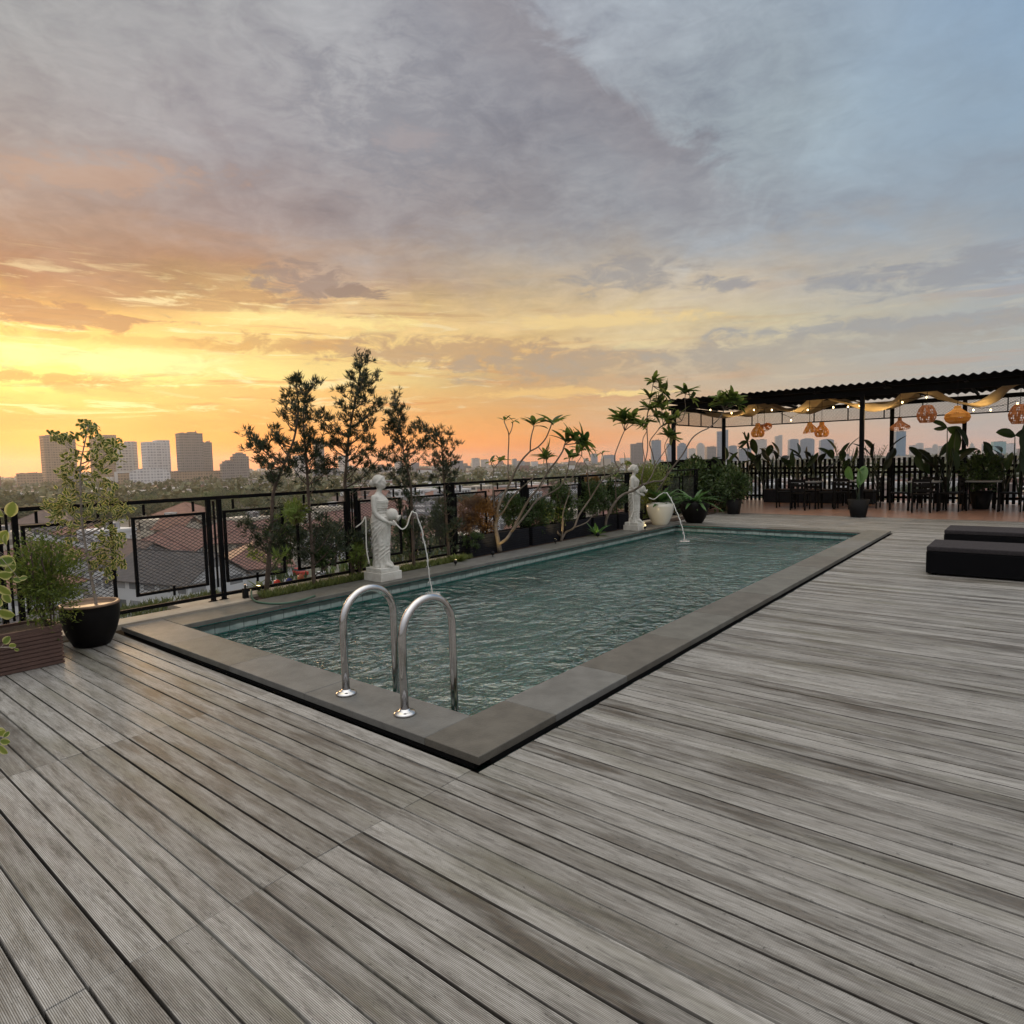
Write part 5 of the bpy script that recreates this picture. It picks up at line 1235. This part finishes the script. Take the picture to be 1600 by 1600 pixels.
def house(kind, ri, wi, loc, rz, label, group=None, detail=True, w_=None, d_=None, h_=None, rh=None):
    key = (kind, ri, wi, w_, d_, h_, rh)
    if key in protos: return copy_thing(protos[key], loc, rz, label=label, group=group)
    w_, d_, h_, rh = w_ or 11, d_ or 8, h_ or 6, rh or 2.6
    t = thing('house', label, 'house', (0, 0, 0), group); g = MB(); g.box((0, 0, h_/2), (w_, d_, h_))
    if kind == 'gable': 
        g.add([(w_/2,-d_/2,h_),(w_/2,d_/2,h_),(w_/2,0,h_+rh*.94),(-w_/2,-d_/2,h_),(-w_/2,d_/2,h_),(-w_/2,0,h_+rh*.94)], [(0,1,2),(3,5,4)])
    if kind == 'flat': g.box((0, 0, h_+.35), (w_+.3, d_+.3, .7))
    g.build('wall', WALLS[wi][1], t)
    if kind != 'flat':
        r = MB(); hip(r, w_, d_, h_-.02 if kind == 'hip' else h_-.35, rh if kind == 'hip' else rh+.55, .6, kind == 'gable'); r.build('roof', ROOFS[ri][1], t)
    else:
        r = MB(); r.box((w_*.2, 0, h_+1.5), (2.4, 2.4, 1.6)); r.build('water_tank', WALLS[2][1], t)
    t.location = loc; t.rotation_euler = (0, 0, rz); protos[key] = t; return t
def below(px, py, dep, z): 
    p = D(px, py, dep); return Vector((p.x, p.y, z))
taken = []
def near_house(kind, ri, wi, px, py, rz, lab, w_, d_, h_, rh):
    top = h_+rh; hor = D(px, 742.7-.0243*px, 1.); dep = (1.5-(GZ+top))/((py-(742.7-.0243*px))/FPX)
    p = D(px, py, dep); house(kind, ri, wi, (p.x, p.y, GZ+.02), rz, lab, None, True, w_, d_, h_, rh); taken.append((p.x, p.y, max(w_, d_)*.6))
near_house('gable', 2, 0, 275, 864, math.radians(14), 'white gabled house with a dark tiled roof seen through the left mesh panel', 17, 10, 6.2, 3.2)
near_house('gable', 1, 0, 208, 846, math.radians(2), 'white walled house with brown tiles behind the variegated tree', 15, 10, 6.5, 2.8)
near_house('hip', 0, 0, 262, 826, YAW+.1, 'long red brown hipped roof house behind the white gabled one', 30, 13, 6.5, 3.4)
near_house('hip', 3, 1, 289, 786, YAW-.1, 'house with a rosy brown pyramid roof just below the handrail', 15, 13, 8, 3.2)
near_house('hip', 1, 1, 70, 797, YAW+.25, 'brown hipped roof house below the handrail at the far left', 24, 14, 7, 3.4)
near_house('hip', 0, 0, 60, 850, YAW+.1, 'red roofed house behind the egg shaped shrub', 16, 11, 6, 3.)
near_house('hip', 0, 1, 405, 815, YAW-.15, 'red brown roof house behind the leftmost narrow leaved tree', 22, 13, 6.5, 3.4)
near_house('hip', 0, 0, 395, 850, YAW+.2, 'large rusty tiled house below the second mesh panel', 17, 11, 6, 3.)
near_house('hip', 0, 0, 530, 800, YAW-.35, 'red brown roof house left of the near statue', 20, 13, 7, 3.4)
near_house('gable', 4, 0, 345, 896, YAW-.6, 'low pale sheet roofed shed below the railing corner posts', 10, 7, 3.4, 1.4)
# parked cars in the lane below
CARM = [mat('car_white', (.6, .6, .6), .3), mat('car_silver', (.3, .31, .32), .3), mat('car_red', (.35, .03, .02), .3)]; TYRE = mat('tyre', (.02, .02, .02), .8)
for k, (px, py, lab) in enumerate(((505, 905, 'white car parked in the lane below, left of the near statue'), (440, 893, 'silver car parked in the lane below the leftmost narrow leaved tree'), (468, 899, 'red car parked in the lane between the first two narrow leaved trees'))):
    d = ray(px, py); q = EYE+d*((GZ+.05-1.5)/d.z); t = thing('parked_car', lab, 'car', q, 'cars parked in the lane below', YAW+.5+k*.05)
    taken.append((q.x, q.y, 3)); g = MB(); g.box((0, 0, .62), (4.3, 1.75, .65)); g.box((-.2, 0, 1.2), (2.4, 1.6, .55), taper=.8); bevel(g.build('body', CARM[k], t), .08)
    g = MB(); g.box((-.2, 0, 1.2), (2.44, 1.62, .36), taper=.84); g.build('windows', WIN, t)
    for sx in (-1.3, 1.35):
        for sy in (-.86, .86): g = MB(); g.lathe((sx, sy, .32), [(.32, -.1), (.32, .1)], 16, axis=(0, 1, 0)); g.build('wheel', TYRE, t)
    q2 = q
for a_, b_ in ((0, 0),): pass
rng = random.Random(77)
zones = [(-60, -30, 'beyond the left railing'), (-30, -20, 'left of the near statue'), (-20, -9, 'right of the near statue'), (-9, 3, 'beyond the frangipanis'), (3, 16, 'beyond the far statue'), (16, 60, 'beyond the slatted fence')]
labs = {}; n = 0
step = 17.5
for i, j in sorted(((i, j) for i in range(-34, 26) for j in range(0, 36)), key=lambda q: (q[0]*step)**2+(q[1]*step-10)**2):
    if True:
        if n >= 262: break
        x = i*step+rng.uniform(-2.5, 2.5); y = j*step-10+rng.uniform(-2.5, 2.5)
        v = Vector((x, y)); dist = v.length; a_ = math.degrees(math.atan2(x, y))-math.degrees(YAW)
        if dist < 62 or abs(a_) > 42 or dist > 345: continue
        if a_ < -15 and dist > 225+rng.uniform(-15, 25): continue
        if -17 < a_ < -14 and dist < 100 and rng.random() < .4: continue
        if rng.random() < .10: continue
        if a_ > 12 and dist > 200 and rng.random() < .5: continue
        if any(math.hypot(x-tx, y-ty) < tr+7 for tx, ty, tr in taken): continue
        kind = rng.choices(('hip', 'gable', 'flat'), (6, 3, 1.5 if dist < 150 else 3))[0]
        ri = rng.choices((0, 1, 2, 3, 4), (5, 3, 2, 3, 1))[0]; wi = rng.choices((0, 1, 2), (4, 3, 2))[0]
        rn = 'flat roofed' if kind == 'flat' else '%s %s roofed' % (ROOFS[ri][0], 'hipped' if kind == 'hip' else 'gabled')
        zn = next((q[2] for q in zones if q[0] <= a_ < q[1]), 'beyond the terrace')
        band_ = 'close below' if dist < 120 else ('in the middle distance' if dist < 220 else 'far out')
        lab = '%s house, %s walls, %s, %s' % (rn, WALLS[wi][0], band_, zn)
        wq, dq, hq, rq = rng.choice(((11, 8, 6, 2.4), (12, 9, 6, 2.7), (9, 8, 6.5, 2.6), (14, 9, 3.6, 2.6))) if kind != 'flat' else rng.choice(((10, 8, 7, .7), (13, 9, 9, .7)))
        house(kind, ri, wi, (x, y, GZ+.02), rng.choice((0, PI/2))+.35+rng.uniform(-.12, .12), lab, 'house roofs: ' + lab, True, wq, dq, hq, rq); n += 1
# trees of the town: three crowns
TCR = [leafmat('town_tree_leaf', (.018, .036, .012), (.055, .085, .022), trans=.2), leafmat('olive_tree_leaf', (.04, .05, .015), (.09, .10, .03), trans=.2), leafmat('bright_tree_leaf', (.04, .075, .015), (.10, .14, .03), trans=.25)]
tproto = []
for k in range(4):
    r_ = random.Random(500+k); t = thing('town_tree', 'x', 'tree', (0, 0, 0)); g = MB()
    H = 9.; R0 = 4.6
    g.tube([(0,0,0),(.2,.1,2.5),(.1,.2,5.)], [.35,.28,.2], 7)
    cs = []
    for q in range(34):
        d = ru(r_); d.z = abs(d.z)*.8-.15; c = Vector((0, 0, 6.))+Vector((d.x*R0, d.y*R0, d.z*3.6))*r_.uniform(.45, 1.); cs.append((c, r_.uniform(.9, 1.6)))
        if q % 4 == 0: g.tube([(.1,.2,4.2), c], [.14,.04], 5)
    g.build('trunk', BARK, t); cr = MB()
    for c, rr in cs:
        for s_ in range(46):
            d = ru(r_); cr.leaf(c+d*rr*r_.uniform(.5, 1.), d+ru(r_)*.5, d+Vector((0,0,.6)), r_.uniform(.35, .7), r_.uniform(.25, .45), .2, .3, 1, rng=r_)
    cr.build('crown', TCR[k % 3], t); tproto.append(t)
tn = 0; used = [False]*4
def tree_at(x, y, s_, lab, grp, k=None, z=GZ):
    global tn
    k = tn % 4 if k is None else k
    if not used[k]: t = tproto[k]; used[k] = True; t.location = (x, y, z); t.scale = (s_, s_, s_); t['label'] = lab; t['group'] = grp
    else: copy_thing(tproto[k], (x, y, z), rng.uniform(0, 6), (s_*rng.uniform(.85, 1.2), s_*rng.uniform(.85, 1.2), s_), lab, grp)
    tn += 1
kinds = ('dark green', 'olive', 'bright green', 'dark green')
for k in range(105):          # belt behind the left houses
    px = rng.uniform(-60, 450); dep = rng.uniform(205, 420)
    p = D(px, 760, dep); kk = k % 4
    if any(math.hypot(p.x-tx, p.y-ty) < 8 for tx, ty, _ in taken): continue
    l_ = '%s tree in the wooded belt behind the houses, %s' % (kinds[kk], 'behind the left railing' if px < 300 else 'left of the tree row')
    tree_at(p.x, p.y, rng.uniform(.95, 1.25), l_, 'belt: '+l_, kk)
for k in range(90):
    px = rng.uniform(60, 1620) if k < 45 else rng.uniform(430, 1100); dep = rng.uniform(75, 420)
    p = D(px, 760, dep); kk = k % 4
    if any(math.hypot(p.x-tx, p.y-ty) < 8 for tx, ty, _ in taken): continue
    l_ = '%s tree standing among the roofs %s' % (kinds[kk], 'behind the near statue' if px < 720 else ('behind the frangipanis' if px < 1040 else 'behind the slatted fence'))
    tree_at(p.x, p.y, rng.uniform(.75, 1.15), l_, 'roof trees: '+l_, kk)
for k, (px, py, dep, s_, lab) in enumerate(((545, 835, 40, .8, 'leafy green tree top just outside the railing left of the near statue'), (440, 850, 48, .7, 'leafy tree top outside the railing behind the leftmost narrow leaved tree'), (600, 800, 50, .9, 'tree top rising outside the railing behind the near statue'), (690, 790, 60, 1., 'tree outside the railing right of the near statue'), (650, 815, 45, .75, 'tree top outside the railing behind the arc of water'))):
    p = D(px, py, dep); c = copy_thing(tproto[(2, 0, 3, 0, 1)[k]], (p.x, p.y, GZ), k*1.3, (.62*s_, .62*s_, (p.z-GZ)/9.6), lab, 'trees just outside the railing')
# facades
FAC = {'beige': facade('beige_facade', (.30,.22,.15), (.14,.10,.08)), 'pale': facade('pale_facade', (.44,.42,.40), (.20,.19,.19), 3.6, 4.), 'grey': facade('grey_facade', (.20,.18,.17), (.08,.08,.085), 3.4, 2.4),
       'blue grey': facade('bluegrey_facade', (.20,.25,.31), (.10,.14,.19), 3.6, 3.), 'white': facade('white_facade', (.55,.55,.56), (.25,.26,.29), 3.6, 3.5), 'blue glass': facade('blue_glass_facade', (.09,.20,.30), (.05,.15,.25), 3.8, 2., .8, .2), 'teal': facade('teal_facade', (.12,.32,.34), (.07,.22,.26), 3.8, 2.5, .7)}
def tower(x0, x1, ytop, dep, fc, lab, style='flat', turn=.25, ybase=None, group=None):
    w_ = (x1-x0)/FPX*dep; c = D((x0+x1)/2, 740, dep); top = D((x0+x1)/2, ytop, dep).z; zb0 = GZ; H = top-zb0
    vx = math.atan2(c.x, c.y); a = w_/(abs(math.cos(turn))+.62*abs(math.sin(turn))); b = a*.62
    t = thing('tower' if H > 35 else 'building', lab, 'tower' if H > 35 else 'building', (c.x, c.y, zb0), group, -vx+turn)
    g = MB()
    if style == 'round':      # arched crown
        n = 12; prof = [(-a/2, 0), (a/2, 0)]+[(a/2*math.cos(PI*k/n)*1.0, H-a*.16+a*.16*math.sin(PI*k/n)) for k in range(n+1)]
        m0 = len(prof); vs = [(x, -b/2, z) for x, z in prof]+[(x, b/2, z) for x, z in prof]
        g.add(vs, [tuple(range(m0)), tuple(range(m0, 2*m0))[::-1]]+[(k, k+m0, (k+1) % m0+m0, (k+1) % m0) for k in range(m0)]); fix_normals(g.build('body', FAC[fc], t))
    elif style == 'step':
        g.box((0, 0, H*.44), (a, b, H*.88)); g.box((0, 0, H*.92), (a*.72, b*.8, H*.08)); g.box((0, 0, H*.98), (a*.4, b*.5, H*.04)); g.build('body', FAC[fc], t)
    elif style == 'spire':
        g.box((0, 0, H*.35), (a, b, H*.7)); g.box((0, 0, H*.77), (a*.6, b*.7, H*.14)); g.build('body', FAC[fc], t); s_ = MB(); s_.lathe((0, 0, H*.84), [(a*.2, 0), (a*.05, H*.08), (.2, H*.16)], 10); s_.build('spire', FAC['grey'], t)
    elif style == 'notch':
        for k in range(7):
            for s_ in (-1, 1): g.box((-a*.5+a*(k+.5)/7*.96, s_*(b/2+.25), H*.47), (.8, .6, H*.94))
        g.box((-a*.02, 0, H*.48), (a*.96, b, H*.96)); g.box((a*.22, 0, H*.98), (a*.5, b*.9, H*.04)); g.build('body', FAC[fc], t)
    else:
        g.box((0, 0, H*.49), (a, b, H*.98)); g.build('body', FAC[fc], t); c_ = MB(); c_.box((0, 0, H*.9875), (a*1.02, b*1.02, H*.015)); c_.box((a*.12, 0, H*1.005), (a*.35, b*.5, H*.03)); c_.box((-a*.28, b*.1, H*1.0), (a*.14, b*.3, H*.022)); c_.box((a*.3, 0, H*1.02), (.9, .9, H*.06)); c_.build('roof_plant', FAC['grey'], t)
    return t
tower(71, 117, 681, 900, 'beige', 'broad beige tower, leftmost of the skyline behind the variegated tree', 'flat', .2)
tower(146, 184, 680, 930, 'beige', 'beige tower half hidden by the variegated tree crown', 'notch', .3)
tower(185, 216, 690, 880, 'pale', 'pale ribbed tower right of the variegated tree', 'notch', -.3)
tower(226, 267, 688, 860, 'white', 'wide pale tower with balconies standing alone left of the tallest dark one', 'notch', .35)
tower(280, 318, 677, 840, 'grey', 'tallest dark grey slab tower of the left skyline', 'flat', .3)
tower(317, 333, 691, 900, 'grey', 'narrow tower joined behind the tallest dark grey slab', 'flat', .1)
tower(345, 370, 719, 800, 'grey', 'short rounded grey tower left of a taller stepped one', 'step', .2)
tower(362, 389, 707, 850, 'grey', 'stepped grey tower beside the leftmost narrow leaved tree', 'step', .3)
tower(492, 508, 690, 900, 'grey', 'narrow grey tower seen between the narrow leaved trees', 'flat', .2)
tower(458, 480, 712, 900, 'pale', 'pale block seen through the second narrow leaved tree', 'flat', .2)
tower(529, 546, 712, 1000, 'pale', 'pale tower left of the tallest narrow leaved tree', 'flat', .2)
tower(617, 630, 721, 1200, 'pale', 'small pale block above the near statue', 'flat', .1)
tower(196, 336, 737, 830, 'beige', 'long low mall building under the left towers', 'flat', .03); tower(206, 262, 731, 790, 'white', 'white domed hall roof before the pale towers', 'round', .02)
tower(29, 62, 739, 800, 'beige', 'low hall at the left margin', 'flat', .02)
mid = [(737,750,716,'pale'),(750,764,718,'pale'),(800,808,717,'blue grey'),(808,820,720,'blue grey'),(829,841,721,'white'),(722,731,724,'grey'),(912,920,716,'pale'),(923,934,709,'blue grey'),(940,962,711,'blue grey'),(848,868,724,'white'),(775,788,726,'white'),(878,892,722,'pale'),(968,980,716,'pale')]
for k, (a, b, y, fc) in enumerate(mid): tower(a, b, y, 1700+40*k, fc, '%s distant block, %s from the left in the hazy centre skyline' % (fc, ('first','second','third','fourth','fifth','sixth','seventh','eighth','ninth','tenth','eleventh','twelfth','thirteenth')[k]), 'flat', .15+.1*(k % 3))
right = [(985,1006,692,'grey','notch','left of the far statue head'),(1017,1033,688,'blue grey','flat','right of the far statue head'),(1041,1053,693,'blue grey','flat','left of the pergola front corner post'),(1058,1074,692,'blue grey','step','right of the pergola front corner post'),
 (1088,1101,692,'pale','step','among the dark leaves left of the back corner post'),(1102,1119,698,'grey','flat','low and squared left of the tall ribbed tower'),(1120,1138,672,'blue grey','notch','tall and ribbed behind the back corner post'),(1138,1151,696,'blue grey','round','right of the back corner post'),
 (1151,1174,700,'blue grey','notch','broad and low below the leftmost lantern'),(1179,1197,687,'pale','flat','directly under the leftmost lantern'),(1210,1222,680,'pale','notch','slim, between the left lantern pairs'),(1231,1247,686,'blue grey','round','first of three arched crowns'),(1250,1271,685,'blue grey','round','second of three arched crowns'),
 (1280,1301,686,'blue grey','round','third of three arched crowns'),(1397,1413,674,'blue glass','flat','tall blue glass right of the back post'),(1420,1430,696,'pale','flat','hazy, right of the blue glass one'),(1430,1441,692,'pale','round','hazy with a rounded crown'),(1443,1455,700,'pale','flat','hazy and low below the reddish egg lantern'),
 (1456,1464,694,'pale','step','hazy and stepped left of the tall banana plant'),(1465,1476,697,'pale','flat','hazy beside the tall banana plant'),(1513,1521,690,'pale','spire','slender with a pointed spire'),(1533,1541,694,'pale','flat','narrow and pale right of the spire'),(1541,1549,696,'white','flat','white, left of the teal block'),
 (1549,1568,690,'teal','flat','teal glass block near the right margin'),(1568,1584,693,'white','flat','white block right of the teal one'),(1075,1087,701,'pale','flat','low pale among the leaves'),(1198,1209,700,'pale','flat','low pale left of the slim one')]
for k, (a, b, y, fc, stl, lab) in enumerate(right): tower(a, b, y, (1500 if fc in ('blue grey', 'grey', 'blue glass', 'teal') else 2100)+25*k, fc, 'skyline tower, ' + lab, stl, .1+.12*(k % 3))
g = MB(); g.box((0, 0, 3.), (12, 3, 6.)); bl = thing('blue_billboard', 'bright blue panel glimpsed through the slatted fence left of the front post', 'panel', (0, 0, 0)); g.build('panel', mat('blue_panel', (.05, .12, .55), .4), bl); g = MB(); 
for x in (-5, 5): g.box((x, 0, -3), (.3, .3, 6.))
g.build('legs', BLACKM, bl); p = D(1300, 752, 60); bl.location = (p.x, p.y, p.z-3); bl.rotation_euler = (0, 0, YAW+.1); bl.scale = (.16, .4, .3)
# small coloured balls on the ledge
for px, py, c, nm in ((433, 911, (.55, .03, .01), 'red'), (452, 908, (.02, .03, .18), 'dark blue'), (470, 903, (.55, .16, .07), 'orange')):
    p = PX(px, py, -7.35); g = MB(); g.lathe(p+Vector((0, 0, -.045)), [(.005, 0), (.032, .01), (.045, .045), (.032, .08), (.005, .09)], 16); o = g.build('glass_ball', mat(nm+'_glass', c, .2), smooth=True); tag(o, '%s round garden ball just outside the lower rail' % nm, 'garden ball')
# uncountable low city toward the horizon
r_ = random.Random(9); g = MB()
for k in range(9000):
    dist = 330*math.exp(r_.random()*2.4); a_ = YAW+math.radians(r_.uniform(-44, 44))
    if a_-YAW < math.radians(-14) and dist < 480: continue
    s_ = r_.uniform(6, 13)*(1+dist/2500); h = r_.uniform(4, 9)*(1+(r_.random() < .05 and dist > 900)*r_.uniform(.5, 2.2)*min(1, dist/900))
    g.cur = r_.choices((0, 1, 2, 3, 4, 5), (4, 3, 3, 4, 3, 2))[0]
    g.box((math.sin(a_)*dist, math.cos(a_)*dist, GZ+h/2), (s_, s_*r_.uniform(.5, 1.2), h), r_.uniform(0, 3))
o = g.build('distant_low_city', [mat('dc_white', (.5,.5,.5), .8), mat('dc_cream', (.36,.32,.27), .8), mat('dc_grey', (.2,.2,.21), .8), mat('dc_red', (.18,.10,.08), .8), mat('dc_brown', (.12,.09,.08), .8), mat('dc_slate', (.13,.14,.15), .8)]); o['kind'] = 'stuff'
g = MB(); r_ = random.Random(10)
for k in range(5200):
    dist = 380*math.exp(r_.random()*2.2); a_ = YAW+math.radians(r_.uniform(-44, 44)); c = Vector((math.sin(a_)*dist, math.cos(a_)*dist, GZ+r_.uniform(2, 7)))
    R1 = r_.uniform(4, 8)*(1+dist/3500)
    for q in range(13):
        d = ru(r_); p = c+Vector((d.x*R1, d.y*R1, abs(d.z)*R1*.55)); g.leaf(p, ru(r_), d+Vector((0, 0, .7)), R1*.55, R1*.45, .2, .3, 1, rng=r_)
o = g.build('distant_greenery', TCR[1]); o['kind'] = 'stuff'
# far wooded ridge lines on the left margin and along the horizon
# ------------------------------------------------------------------ haze
hm = bpy.data.materials.new('haze'); hm.use_nodes = True; t = NT(hm.node_tree); t.n.clear(); pv = t.node('ShaderNodeVolumePrincipled'); mo = t.node('ShaderNodeOutputMaterial')
pv.inputs['Color'].default_value = (.90, .90, .93, 1); pv.inputs['Density'].default_value = .00014; pv.inputs['Anisotropy'].default_value = .62; t.l.new(pv.outputs[0], mo.inputs['Volume'])
g = MB(); g.box((0, 0, 27), (8200, 8200, 96)); hz_ = g.build('haze', hm); hz_['kind'] = 'stuff'
